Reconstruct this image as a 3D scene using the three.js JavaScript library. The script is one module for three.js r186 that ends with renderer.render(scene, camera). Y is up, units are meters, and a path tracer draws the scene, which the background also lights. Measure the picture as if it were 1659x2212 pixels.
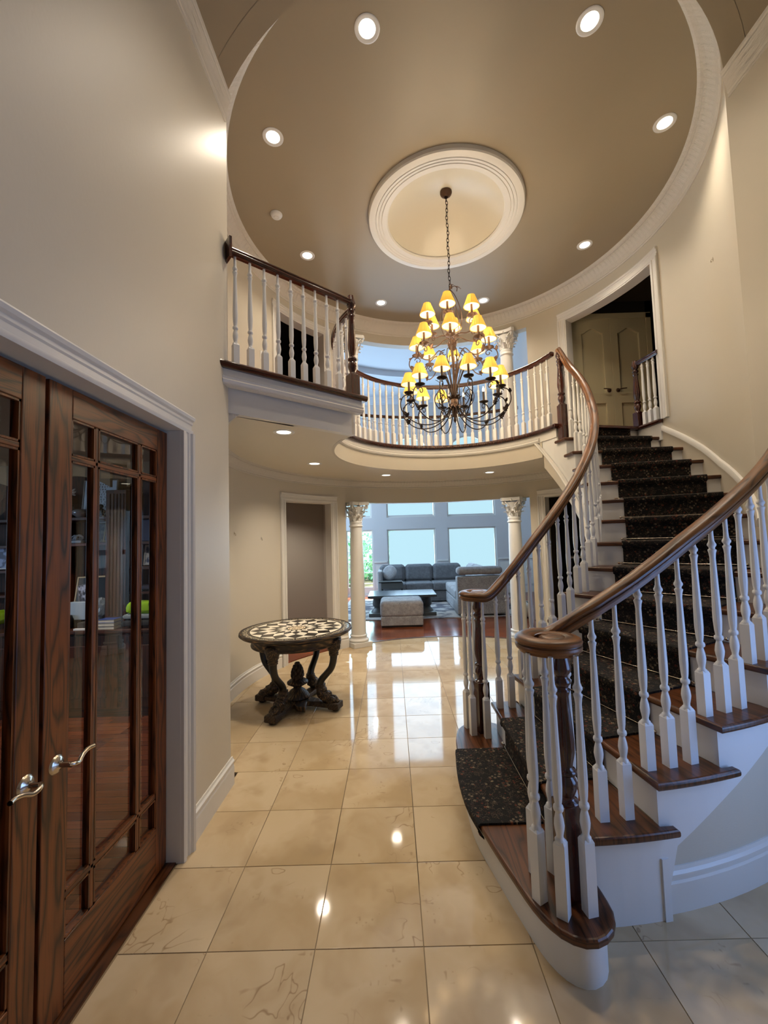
import * as THREE from 'three';
import { mergeGeometries, mergeVertices, toCreasedNormals } from 'three/addons/utils/BufferGeometryUtils.js';
import { RoundedBoxGeometry } from 'three/addons/geometries/RoundedBoxGeometry.js';
import { RectAreaLightUniformsLib } from 'three/addons/lights/RectAreaLightUniformsLib.js';
RectAreaLightUniformsLib.init();

// ───────── camera, sky, light, exposure ─────────
const scene = new THREE.Scene();
const camera = new THREE.PerspectiveCamera(2 * Math.atan(1106 / 897.77) * 180 / Math.PI, 0.75, 0.05, 80);
camera.rotation.order = 'YXZ';
camera.position.set(0, 1.7126, 0);
camera.rotation.set(0.0604, 0.0049, -0.0304);
camera.setViewOffset(1659, 2212, -11.64, -3.99, 1659, 2212);
const renderer = new THREE.WebGLRenderer({ antialias: true });
renderer.toneMapping = THREE.LinearToneMapping;
renderer.toneMappingExposure = 0.88;
renderer.shadowMap.enabled = true;
scene.background = new THREE.Color(0.75, 0.95, 1.1);
const WARM = new THREE.Color(1.0, 0.86, 0.68), WARMER = new THREE.Color(1.0, 0.80, 0.55), DAY = new THREE.Color(0.50, 0.74, 1.0);
const CAN_UP = 8.2, CAN_LOW = 8.0, BULB = 0.30;
function areaLight(color, power, w, h, pos, target) {
  const l = new THREE.RectAreaLight(color, power, w, h); l.position.set(...pos); scene.add(l); l.lookAt(new THREE.Vector3(...target)); return l;
}
areaLight(DAY, 7, 1.4, 1.2, [0.58, 1.4, -12.45], [0.58, 1.2, 0]);          // living room windows
areaLight(DAY, 7, 1.4, 1.2, [2.42, 1.4, -12.45], [2.42, 1.2, 0]);
areaLight(DAY, 5.5, 1.4, 2.2, [0.58, 3.6, -12.45], [0.58, 3.4, 0]);
areaLight(DAY, 5.5, 1.4, 2.2, [2.42, 3.6, -12.45], [2.42, 3.4, 0]);
areaLight(DAY, 7, 0.8, 1.9, [-1.0, 1.1, -12.45], [-1.0, 1.0, 0]);
areaLight(DAY, 5, 0.8, 1.6, [-1.0, 3.3, -12.45], [-1.0, 3.0, 0]);
areaLight(DAY, 10, 2.6, 3.6, [-3.15, 2.6, -10.4], [0, 2.2, -10.4]);       // tall windows on the side of the living room
//, 1.6, [-1.0, 3.3, -12.45], [-1.0, 3.0, 0]);
areaLight(new THREE.Color(0.27, 0.47, 1.0), 4.6, 1.1, 1.9, [2.58, 1.2, -1.15], [0, 1.0, -1.15]);  // tall window in the right entry wall, outside the frame
areaLight(new THREE.Color(0.55, 0.75, 1.0), 4, 1.4, 1.3, [-5.25, 1.7, -2.4], [-3, 1.2, -3.4]);     // study window

// ───────── layout: the rotunda is a circle round C ─────────
const CX = 0.74, CZ = -4.70, R = 2.56, D2R = Math.PI / 180;
const Y2 = 3.05, YLOW = 2.70, YTOP = 5.50, YENTRY = 5.18, RISE = Y2 / 15;
const P3 = (r, deg, y = 0) => new THREE.Vector3(CX + r * Math.cos(deg * D2R), y, CZ + r * Math.sin(deg * D2R));
let seed = 7;
const rnd = () => { seed = (seed + 0x6d2b79f5) | 0; let t = Math.imul(seed ^ (seed >>> 15), 1 | seed); t = (t + Math.imul(t ^ (t >>> 7), 61 | t)) ^ t; return ((t ^ (t >>> 14)) >>> 0) / 4294967296; };
const rr = (a, b) => a + (b - a) * rnd();
const lerp = THREE.MathUtils.lerp, clamp = THREE.MathUtils.clamp;

// ───────── procedural textures ─────────
function noiseGrid(n, s) { let q = s | 0; const a = new Float32Array(n * n); for (let i = 0; i < n * n; i++) { q = (q + 0x6d2b79f5) | 0; let t = Math.imul(q ^ (q >>> 15), 1 | q); t = (t + Math.imul(t ^ (t >>> 7), 61 | t)) ^ t; a[i] = ((t ^ (t >>> 14)) >>> 0) / 4294967296; } return { n, a }; }
function nz(g, x, y, px = 64, py = 64) { const n = g.n; px = Math.min(px, 64); py = Math.min(py, 64); x = ((x % px) + px) % px; y = ((y % py) + py) % py; const x0 = x | 0, y0 = y | 0, x1 = (x0 + 1) % px, y1 = (y0 + 1) % py; let fx = x - x0, fy = y - y0; fx = fx * fx * (3 - 2 * fx); fy = fy * fy * (3 - 2 * fy); const a = g.a; return lerp(lerp(a[y0 * n + x0], a[y0 * n + x1], fx), lerp(a[y1 * n + x0], a[y1 * n + x1], fx), fy); }
const G = [3, 5, 8, 13, 21, 34].map((s) => noiseGrid(64, s * 971));
const fbm = (x, y, o = 4, px = 64, py = px) => { let v = 0, a = 0.5, s = 0; for (let i = 0; i < o; i++) { v += a * nz(G[i % 6], x, y, px, py); s += a; x *= 2; y *= 2; px *= 2; py *= 2; a *= 0.5; } return v / s; };
function tex(w, h, f, srgb = true) {
  const d = new Uint8Array(w * h * 4);
  for (let y = 0; y < h; y++) for (let x = 0; x < w; x++) { const c = f(x / w, y / h), i = (y * w + x) * 4; d[i] = clamp(c[0], 0, 255); d[i + 1] = clamp(c[1], 0, 255); d[i + 2] = clamp(c[2], 0, 255); d[i + 3] = 255; }
  const t = new THREE.DataTexture(d, w, h); t.wrapS = t.wrapT = THREE.RepeatWrapping; t.magFilter = THREE.LinearFilter; t.minFilter = THREE.LinearMipmapLinearFilter; t.generateMipmaps = true; if (srgb) t.colorSpace = THREE.SRGBColorSpace; t.needsUpdate = true; return t;
}
const grey = (v) => [v, v, v];
const mix3 = (a, b, t) => [lerp(a[0], b[0], t), lerp(a[1], b[1], t), lerp(a[2], b[2], t)];
// the noise grids repeat every 64 cells, so textures whose scale factor is a whole share of 64 tile
function woodTex(light, dark) { // v along the grain; 1 x 1 covers 0.32 m across, 1.28 m along
  return tex(512, 1024, (u, v) => {
    const wob = fbm(u * 4, v * 2, 2, 4, 2) * 1.5 + fbm(u * 8, v * 4, 2, 8, 4) * 0.35;
    let ring = (u * 6 + wob * 3.2) % 1; ring = Math.abs(ring * 2 - 1);
    const pore = nz(G[3], u * 256, v * 16, 64, 16) * 0.6 + nz(G[4], u * 128, v * 8, 64, 8) * 0.4;
    const t = clamp(Math.pow(ring, 3) * 0.8 + (pore > 0.6 ? (pore - 0.6) * 2.4 : 0) + (fbm(u * 8, v * 2, 2, 8, 2) - 0.5) * 0.7 + 0.05, 0, 1);
    return mix3(light, dark, t);
  });
}
const T = {};
T.marble = tex(1024, 1024, (u, v) => { // 1 x 1 covers 1.83 m
  const w = fbm(u * 8, v * 8, 4), c = fbm(u * 4 + w, v * 4 + w, 5), d = fbm(u * 8 + 11, v * 8 + 5 + w, 4);
  let col = mix3([216, 196, 164], [197, 173, 136], clamp((c - 0.32) * 2.4, 0, 1));
  col = mix3(col, [188, 164, 130], clamp((d - 0.56) * 3, 0, 0.55));
  const vein = Math.abs(fbm(u * 16 + w * 2, v * 16 - w, 3) - 0.5), on = clamp((fbm(u * 8 + 30, v * 8 + 17, 3) - 0.58) * 7, 0, 1);
  if (vein < 0.02) col = mix3(col, [150, 122, 92], (1 - vein / 0.02) * 0.7 * on);
  const sp = nz(G[5], u * 128, v * 128) * nz(G[2], u * 16, v * 16);
  if (sp > 0.68) col = mix3(col, [160, 134, 102], (sp - 0.68) * 2);
  return col;
});
T.oak = woodTex([122, 66, 28], [40, 20, 9]);
T.tread = woodTex([112, 68, 38], [50, 27, 13]);
T.rail = woodTex([128, 82, 42], [58, 34, 15]);
T.mahogany = woodTex([74, 32, 20], [34, 14, 9]);
T.plank = tex(512, 1024, (u, v) => { // 1 x 1 covers 0.64 m across (8 boards of 0.08), 1.28 m along
  const b = Math.floor(u * 8), sh = nz(G[1], b * 7.3 + 0.5, 3.5), row = Math.floor(v * 2 + sh), k = nz(G[2], b * 11.1 + 0.5, row * 5.7 + 0.5);
  const g = nz(G[3], u * 256, v * 8, 64, 8) * 0.5 + fbm(u * 32, v * 4, 3, 32, 4) * 0.5;
  let c = mix3([150, 78, 42], [96, 44, 24], clamp(k * 0.9 + (g - 0.5) * 0.7, 0, 1));
  const e = (u * 8) % 1; if (e < 0.03 || e > 0.97) c = mix3(c, [40, 20, 12], 0.7);
  return c;
});
T.carpet = (() => { // dark floral runner, 1 x 1 covers 0.4 m
  const c = document.createElement('canvas'); c.width = c.height = 1024; const x = c.getContext('2d');
  x.fillStyle = '#0d0b0b'; x.fillRect(0, 0, 1024, 1024);
  const at = (px, py, f) => { for (const dx of [-1024, 0, 1024]) for (const dy of [-1024, 0, 1024]) { x.save(); x.translate(px + dx, py + dy); f(); x.restore(); } };
  for (let i = 0; i < 420; i++) { const px = rnd() * 1024, py = rnd() * 1024, a = rnd() * 6.3, s = rr(14, 34), col = ['#40352a', '#55483a', '#302a24', '#64543f', '#40261c'][i % 5];
    at(px, py, () => { x.rotate(a); x.strokeStyle = col; x.lineWidth = 3; x.beginPath(); x.arc(0, 0, s, 0, 2.6); x.stroke(); x.fillStyle = col; for (const t of [0.4, 1.2, 2.0]) { x.save(); x.translate(Math.cos(t) * s, Math.sin(t) * s); x.rotate(t); x.beginPath(); x.ellipse(6, 0, 9, 4, 0, 0, 6.3); x.fill(); x.restore(); } }); }
  for (let i = 0; i < 90; i++) { const px = rnd() * 1024, py = rnd() * 1024, a = rnd() * 6.3, s = rr(8, 15), col = ['#7a6c5a', '#6a2f20', '#8a7a62', '#574a3c', '#74412a'][i % 5];
    at(px, py, () => { x.rotate(a); x.fillStyle = col; for (let k = 0; k < 5; k++) { x.save(); x.rotate(k * 1.2566); x.beginPath(); x.ellipse(s, 0, s * 0.8, s * 0.5, 0, 0, 6.3); x.fill(); x.restore(); } x.fillStyle = '#191411'; x.beginPath(); x.arc(0, 0, s * 0.45, 0, 6.3); x.fill(); }); }
  const t = new THREE.CanvasTexture(c); t.wrapS = t.wrapT = THREE.RepeatWrapping; t.colorSpace = THREE.SRGBColorSpace; return t;
})();
T.pile = tex(512, 512, (u, v) => grey(nz(G[0], u * 256, v * 256) * 160 + nz(G[1], u * 128, v * 128) * 95), false);
T.relief = tex(1024, 128, (u, v) => { // leaf scrolls of the cornice
  const a = (u * 8) % 1 - 0.5, b = v - 0.5, w = fbm(u * 32, v * 4, 3, 32, 4), r = Math.hypot(a * 1.2, b), th = Math.atan2(b, a);
  const leafy = Math.abs(Math.sin(th * 2.5 + r * 16 + w * 5)) * clamp(1.1 - r * 1.9, 0, 1) + 0.6 * Math.abs(Math.sin(u * 151 + w * 9)) * clamp(0.55 - Math.abs(b), 0, 1);
  return grey(20 + 130 * leafy + 90 * (fbm(u * 128, v * 16, 2, 64, 16) - 0.4));
}, false);
T.orange = tex(256, 256, (u, v) => grey(128 + (fbm(u * 32, v * 32, 3) - 0.5) * 160), false);
T.weave = tex(256, 256, (u, v) => grey(120 + 60 * Math.sin(u * 201) * Math.sin(v * 201) + 60 * (fbm(u * 64, v * 64, 2) - 0.5)), false);
T.fabric = tex(512, 512, (u, v) => { const n = 1 + (fbm(u * 64, v * 64, 2) - 0.5) * 0.30 + (fbm(u * 8, v * 8, 3) - 0.5) * 0.2; return [255 * n * 0.86, 255 * n * 0.86, 255 * n * 0.86]; });
T.rug = tex(512, 512, (u, v) => { const n = fbm(u * 8, v * 8, 5), m = fbm(u * 16 + 9, v * 16, 4); return mix3([196, 190, 184], [98, 96, 104], clamp((n - 0.42) * 4 + (m - 0.5) * 1.2, 0, 1)); });
T.carve = tex(1024, 256, (u, v) => { const s = Math.sin(u * 75 + Math.sin(v * 9) * 2.4) * Math.cos(v * 22 + Math.sin(u * 50) * 2.0), n = fbm(u * 64, v * 16, 3); return mix3([32, 22, 14], [142, 108, 66], clamp(s * 0.7 + (n - 0.5) * 1.6 + 0.05, 0, 1)); });
T.carveBump = tex(1024, 256, (u, v) => { const s = Math.sin(u * 75 + Math.sin(v * 9) * 2.4) * Math.cos(v * 22 + Math.sin(u * 50) * 2.0); return grey(128 + 110 * s); }, false);
T.greenery = tex(256, 256, (u, v) => mix3([70, 150, 120], [190, 235, 215], fbm(u * 32, v * 32, 4)));

// ───────── materials ─────────
const std = (o) => new THREE.MeshStandardMaterial(o), phy = (o) => new THREE.MeshPhysicalMaterial(o);
const bumped = (t, x, y) => { const c = t.clone(); c.repeat.set(x, y); c.needsUpdate = true; return c; };
const M = {};
const wallBump = bumped(T.orange, 5, 5);
M.wall = std({ color: new THREE.Color(0.60, 0.55, 0.455), roughness: 0.46, bumpMap: wallBump, bumpScale: 0.0004 });
M.ceilTan = std({ color: new THREE.Color(0.33, 0.275, 0.195), roughness: 0.42 });
M.ceilLow = std({ color: new THREE.Color(0.68, 0.63, 0.53), roughness: 0.6 });
M.trim = std({ color: new THREE.Color(0.72, 0.70, 0.66), roughness: 0.35 });
M.cornice = std({ color: new THREE.Color(0.66, 0.62, 0.55), roughness: 0.4, bumpMap: T.relief, bumpScale: 0.006 });
M.white = std({ color: new THREE.Color(0.76, 0.76, 0.75), roughness: 0.32 });
M.dome = std({ color: new THREE.Color(0.66, 0.61, 0.50), roughness: 0.3 });
M.tile = [[0.88, 0.87, 0.86], [0.85, 0.83, 0.80], [0.87, 0.85, 0.815]].map((c) => phy({ color: new THREE.Color(...c), map: T.marble, roughness: 0.06, specularIntensity: 0.85 }));
M.grout = std({ color: 0x8d7a60, roughness: 0.8 });
M.plank = phy({ map: T.plank, roughness: 0.16 });
M.oak = phy({ map: T.oak, roughness: 0.33, bumpMap: T.oak, bumpScale: 0.0004 });
M.tread = phy({ map: T.tread, color: 0xdcd4cc, roughness: 0.30 });
M.rail = phy({ map: T.rail, roughness: 0.36 });
M.mahogany = phy({ map: T.mahogany, roughness: 0.25, clearcoat: 0.5, clearcoatRoughness: 0.15 });
M.carpet = std({ map: T.carpet, roughness: 1, bumpMap: T.pile, bumpScale: 0.003 });
M.nickel = std({ color: 0xcfc4b4, metalness: 1, roughness: 0.22 });
M.iron = std({ color: 0x2b211b, metalness: 0.7, roughness: 0.45 });
M.bronze = std({ color: 0x574234, metalness: 0.65, roughness: 0.42 });
M.dark = std({ color: 0x0b0908, roughness: 0.7 });
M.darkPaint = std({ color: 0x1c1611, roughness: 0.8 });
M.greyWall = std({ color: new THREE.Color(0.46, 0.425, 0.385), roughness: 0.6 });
M.livWall = std({ color: new THREE.Color(0.60, 0.58, 0.58), roughness: 0.6 });
M.livCeil = std({ color: new THREE.Color(0.62, 0.66, 0.72), roughness: 0.7 });
M.glass = phy({ color: 0xffffff, roughness: 0.0, transmission: 1, thickness: 0, ior: 1.5 });
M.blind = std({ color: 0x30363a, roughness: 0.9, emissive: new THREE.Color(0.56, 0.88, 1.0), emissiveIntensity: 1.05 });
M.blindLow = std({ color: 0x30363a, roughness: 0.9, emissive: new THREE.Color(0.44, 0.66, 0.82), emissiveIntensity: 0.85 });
M.canGlow = std({ color: 0xffffff, emissive: new THREE.Color(1, 0.9, 0.7), emissiveIntensity: 5 });
M.bulbGlow = std({ color: 0xffffff, emissive: new THREE.Color(1, 0.82, 0.5), emissiveIntensity: 9 });
M.shade = phy({ color: new THREE.Color(0.72, 0.42, 0.08), roughness: 1, transmission: 0.07, thickness: 0, emissive: new THREE.Color(1.0, 0.52, 0.07), emissiveIntensity: 0.24 });
M.shadeLining = phy({ color: new THREE.Color(1, 0.86, 0.55), roughness: 1, transmission: 0.15, thickness: 0, emissive: new THREE.Color(1.0, 0.8, 0.42), emissiveIntensity: 0.45 });
M.sofa = std({ color: new THREE.Color(0.22, 0.225, 0.24), map: T.fabric, roughness: 0.95, bumpMap: T.weave, bumpScale: 0.001 });
M.sofaLight = std({ color: new THREE.Color(0.50, 0.49, 0.50), map: T.fabric, roughness: 0.95, bumpMap: T.weave, bumpScale: 0.001 });
M.table = std({ color: new THREE.Color(0.09, 0.095, 0.095), roughness: 0.45 });
M.doorBeige = std({ color: new THREE.Color(0.47, 0.42, 0.27), roughness: 0.5 });
M.ebony = phy({ color: 0x0e0b09, roughness: 0.3 });
M.carved = std({ map: T.carve, roughness: 0.5, bumpMap: T.carveBump, bumpScale: 0.004 });
M.bookcase = std({ map: T.oak, color: 0xa89a88, roughness: 0.5 });
const plain = (c, r = 0.6, m = 0) => std({ color: c, roughness: r, metalness: m });

// ───────── scene helpers ─────────
const used = new Map(), baseOf = new WeakMap();
function numbered(n) { const k = used.get(n) ?? 0; used.set(n, k + 1); return k ? n + '_' + String(k).padStart(3, '0') : n; }
function shadows(o) { o.castShadow = true; o.receiveShadow = true; return o; }
function thing(name, label, category, base = [0, 0, 0], group) {
  const o = new THREE.Group(); o.name = numbered(name); o.position.set(...base); baseOf.set(o, new THREE.Vector3(...base));
  o.userData = { label, category }; if (group) o.userData.group = group; scene.add(o); return o;
}
function struct(name, base = [0, 0, 0]) { const o = new THREE.Group(); o.name = numbered(name); o.position.set(...base); baseOf.set(o, new THREE.Vector3(...base)); o.userData = { kind: 'structure' }; scene.add(o); return o; }
function join(list) {
  list = list.flat(9); if (list.length === 1) return list[0];
  return mergeGeometries(list.map((g) => { g = g.index ? g.toNonIndexed() : g.clone(); for (const k of Object.keys(g.attributes)) if (!['position', 'normal', 'uv'].includes(k)) g.deleteAttribute(k); if (!g.attributes.uv) g.setAttribute('uv', new THREE.BufferAttribute(new Float32Array(g.attributes.position.count * 2), 2)); if (!g.attributes.normal) g.computeVertexNormals(); return g; }));
}
// a part given in world coordinates becomes a child of its thing, in that thing's own coordinates
function part(name, geo, mat, parent, label) {
  let g = Array.isArray(geo) ? join(geo) : geo; const b = baseOf.get(parent) ?? new THREE.Vector3();
  if (b.lengthSq()) g = g.clone().translate(-b.x, -b.y, -b.z);
  const m = shadows(new THREE.Mesh(g, mat)); m.name = name; if (label) m.userData.label = label; baseOf.set(m, b.clone()); parent.add(m); return m;
}
function local(name, geo, mat, parent, pos = [0, 0, 0], label) { const m = shadows(new THREE.Mesh(Array.isArray(geo) ? join(geo) : geo, mat)); m.name = name; m.position.set(...pos); if (label) m.userData.label = label; parent.add(m); return m; }
function single(name, geo, mat, kindOrLabel, category, group) {
  let g = Array.isArray(geo) ? join(geo) : geo; g.computeBoundingBox(); const c = g.boundingBox.getCenter(new THREE.Vector3()); c.y = g.boundingBox.min.y; g = g.clone().translate(-c.x, -c.y, -c.z);
  const m = shadows(new THREE.Mesh(g, mat)); m.name = numbered(name); m.position.copy(c); baseOf.set(m, c);
  m.userData = category ? { label: kindOrLabel, category } : { kind: kindOrLabel }; if (group) m.userData.group = group; scene.add(m); return m;
}
const S = (name, geo, mat) => single(name, geo, mat, 'structure');

// ───────── geometry helpers ─────────
function box(x0, y0, z0, x1, y1, z1) { const g = new THREE.BoxGeometry(Math.abs(x1 - x0), Math.abs(y1 - y0), Math.abs(z1 - z0)); g.translate((x0 + x1) / 2, (y0 + y1) / 2, (z0 + z1) / 2); return g; }
function rbox(x0, y0, z0, x1, y1, z1, r = 0.01, s = 2) { const g = new RoundedBoxGeometry(Math.abs(x1 - x0), Math.abs(y1 - y0), Math.abs(z1 - z0), s, r); g.translate((x0 + x1) / 2, (y0 + y1) / 2, (z0 + z1) / 2); return g; }
function cyl(r0, r1, h, pos, seg = 20) { const g = new THREE.CylinderGeometry(r1, r0, h, seg); g.translate(pos[0], pos[1] + h / 2, pos[2]); return g; }
function lathe(pts, seg = 24, pos = [0, 0, 0]) { const g = new THREE.LatheGeometry(pts.map((p) => new THREE.Vector2(p[0], p[1])), seg); g.translate(...pos); return g; }
function uvMetres(g, axis = 'y', su = 1, sv = 1, off = [0, 0]) { // box-projected uv in metres, v along axis
  g = g.index ? g.toNonIndexed() : g; const p = g.attributes.position, n = g.attributes.normal, uv = new Float32Array(p.count * 2), k = 'xyz'.indexOf(axis);
  for (let i = 0; i < p.count; i += 3) {
    let a = [0, 0, 0]; for (let j = 0; j < 3; j++) { a[0] += Math.abs(n.getX(i + j)); a[1] += Math.abs(n.getY(i + j)); a[2] += Math.abs(n.getZ(i + j)); }
    const d = a.indexOf(Math.max(...a)), others = [0, 1, 2].filter((q) => q !== d), vAx = others.includes(k) ? k : others[0], uAx = others.find((q) => q !== vAx);
    for (let j = 0; j < 3; j++) { const c = [p.getX(i + j), p.getY(i + j), p.getZ(i + j)]; uv[(i + j) * 2] = c[uAx] * su + off[0]; uv[(i + j) * 2 + 1] = c[vAx] * sv + off[1]; }
  }
  g.setAttribute('uv', new THREE.BufferAttribute(uv, 2)); return g;
}
const wood = (g, axis) => uvMetres(g, axis, 1 / 0.32, 1 / 1.28, [rnd(), rnd()]);
// any parametric sheet: rows x cols of points from f(i, j) -> Vector3
function sheet(nu, nv, f, uvf) {
  const p = [], uv = [], ix = [];
  for (let i = 0; i <= nu; i++) for (let j = 0; j <= nv; j++) { const v = f(i / nu, j / nv, i, j); p.push(v.x, v.y, v.z); const t = uvf ? uvf(i / nu, j / nv, v) : [i / nu, j / nv]; uv.push(t[0], t[1]); }
  for (let i = 0; i < nu; i++) for (let j = 0; j < nv; j++) { const a = i * (nv + 1) + j, b = a + nv + 1; ix.push(a, b, a + 1, b, b + 1, a + 1); }
  const g = new THREE.BufferGeometry(); g.setAttribute('position', new THREE.Float32BufferAttribute(p, 3)); g.setAttribute('uv', new THREE.Float32BufferAttribute(uv, 2)); g.setIndex(ix); g.computeVertexNormals(); return g;
}
// sweep a profile [[u, v], ...] along points; u is sideways (tangent x up), v is up; closed profile with caps
function sweep(path, prof, { caps = true, flatUp = false, crease = 0.6, uvLen = 1.28, uvW = 0.32, vOff = 0, closed = false } = {}) {
  const n = path.length, m = prof.length, p = [], uv = [], ix = [], per = [0]; let L = 0;
  for (let j = 0; j < m; j++) per.push(per[j] + Math.hypot(prof[(j + 1) % m][0] - prof[j][0], prof[(j + 1) % m][1] - prof[j][1]));
  const t = new THREE.Vector3(), up = new THREE.Vector3(0, 1, 0), s = new THREE.Vector3(), nn = new THREE.Vector3(), rows = [];
  for (let i = 0; i < n; i++) {
    const a = path[closed ? (i - 1 + n) % n : Math.max(0, i - 1)], b = path[closed ? (i + 1) % n : Math.min(n - 1, i + 1)];
    t.subVectors(b, a).normalize(); s.crossVectors(t, up); if (s.lengthSq() < 1e-6) s.set(1, 0, 0); s.normalize(); if (flatUp) nn.copy(up); else nn.crossVectors(s, t).normalize();
    if (i) L += path[i].distanceTo(path[i - 1]);
    rows.push([path[i].clone(), s.clone(), nn.clone(), L]);
  }
  if (closed) rows.push([rows[0][0], rows[0][1], rows[0][2], L + path[0].distanceTo(path[n - 1])]);
  const N = rows.length;
  for (const [o, ss, u2, l] of rows) for (let j = 0; j <= m; j++) { const q = prof[j % m]; p.push(o.x + ss.x * q[0] + u2.x * q[1], o.y + ss.y * q[0] + u2.y * q[1], o.z + ss.z * q[0] + u2.z * q[1]); uv.push(per[j] / uvW, l / uvLen + vOff); }
  for (let i = 0; i < N - 1; i++) for (let j = 0; j < m; j++) { const a = i * (m + 1) + j, b = a + m + 1; ix.push(a, a + 1, b, b, a + 1, b + 1); }
  let area = 0; for (let j = 0; j < m; j++) { const q = prof[j], w = prof[(j + 1) % m]; area += q[0] * w[1] - w[0] * q[1]; }
  if (area < 0) for (let k = 0; k < ix.length; k += 3) [ix[k + 1], ix[k + 2]] = [ix[k + 2], ix[k + 1]];
  if (caps && !closed) {
    const tri = THREE.ShapeUtils.triangulateShape(prof.map((q) => new THREE.Vector2(q[0], q[1])), []), e = (N - 1) * (m + 1), base = p.length / 3;
    for (const r of [0, e]) for (let j = 0; j < m; j++) { p.push(p[(r + j) * 3], p[(r + j) * 3 + 1], p[(r + j) * 3 + 2]); uv.push(prof[j][0] / uvW, prof[j][1] / uvW); }
    for (const f of tri) { ix.push(base + f[0], base + f[1], base + f[2]); ix.push(base + m + f[0], base + m + f[2], base + m + f[1]); }
  }
  const g = new THREE.BufferGeometry(); g.setAttribute('position', new THREE.Float32BufferAttribute(p, 3)); g.setAttribute('uv', new THREE.Float32BufferAttribute(uv, 2)); g.setIndex(ix); g.computeVertexNormals();
  return crease ? toCreasedNormals(g, crease) : g;
}
// a profile [[r, y], ...] (closed) turned about the rotunda's axis from d0 to d1 degrees
function arc(prof, d0, d1, { crease = 0.5, step = 2.5, uvV = 1, cx = CX, cz = CZ } = {}) {
  const n = Math.max(2, Math.ceil(Math.abs(d1 - d0) / step)), m = prof.length, full = Math.abs(d1 - d0) > 359.9, p = [], uv = [], ix = [], per = [0];
  for (let j = 0; j < m; j++) per.push(per[j] + Math.hypot(prof[(j + 1) % m][0] - prof[j][0], prof[(j + 1) % m][1] - prof[j][1]));
  const rm = prof.reduce((s, q) => s + q[0], 0) / m;
  for (let i = 0; i <= n; i++) { const a = lerp(d0, d1, i / n) * D2R, c = Math.cos(a), s = Math.sin(a); for (let j = 0; j <= m; j++) { const q = prof[j % m]; p.push(cx + q[0] * c, q[1], cz + q[0] * s); uv.push(a * rm * uvV, per[j] * uvV); } }
  for (let i = 0; i < n; i++) for (let j = 0; j < m; j++) { const a = i * (m + 1) + j, b = a + m + 1; ix.push(a, b, a + 1, b, b + 1, a + 1); }
  let area = 0; for (let j = 0; j < m; j++) { const q = prof[j], w = prof[(j + 1) % m]; area += q[0] * w[1] - w[0] * q[1]; }
  if ((area < 0) !== (d1 < d0)) for (let k = 0; k < ix.length; k += 3) [ix[k + 1], ix[k + 2]] = [ix[k + 2], ix[k + 1]];
  if (!full) {
    const tri = THREE.ShapeUtils.triangulateShape(prof.map((q) => new THREE.Vector2(q[0], q[1])), []), e = n * (m + 1), base = p.length / 3, fl = (d1 < d0) ? 1 : 0;
    for (const r of [0, e]) for (let j = 0; j < m; j++) { p.push(p[(r + j) * 3], p[(r + j) * 3 + 1], p[(r + j) * 3 + 2]); uv.push(prof[j][0] * uvV, prof[j][1] * uvV); }
    for (const f of tri) { const A = [base + f[0], base + f[1], base + f[2]], B = [base + m + f[0], base + m + f[2], base + m + f[1]]; ix.push(...(fl ? [A[0], A[2], A[1]] : A)); ix.push(...(fl ? [B[0], B[2], B[1]] : B)); }
  }
  const g = new THREE.BufferGeometry(); g.setAttribute('position', new THREE.Float32BufferAttribute(p, 3)); g.setAttribute('uv', new THREE.Float32BufferAttribute(uv, 2)); g.setIndex(ix); g.computeVertexNormals();
  return crease ? toCreasedNormals(g, crease) : g;
}
const ring = (r0, r1, y0, y1, d0, d1, o) => arc([[r0, y0], [r1, y0], [r1, y1], [r0, y1]], d0, d1, o);
function plate(pts, y0, y1, bevel = 0) { // horizontal plate from plan points [x, z]
  const s = new THREE.Shape(pts.map(([x, z]) => new THREE.Vector2(x, -z))), b = bevel;
  const g = new THREE.ExtrudeGeometry(s, { depth: y1 - y0 - 2 * b, bevelEnabled: b > 0, bevelThickness: b, bevelSize: b, bevelOffset: -b, bevelSegments: 3, curveSegments: 8 });
  g.rotateX(-Math.PI / 2); g.translate(0, y0 + b, 0); return g;
}
function facing(geo, pos, deg) { // geometry built facing +z at the origin, turned about y and moved
  return geo.clone().rotateY(deg * D2R).translate(...pos);
}
function tube(pts, r, seg = 20, rad = 6) { return new THREE.TubeGeometry(new THREE.CatmullRomCurve3(pts), seg, r, rad); }

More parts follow.
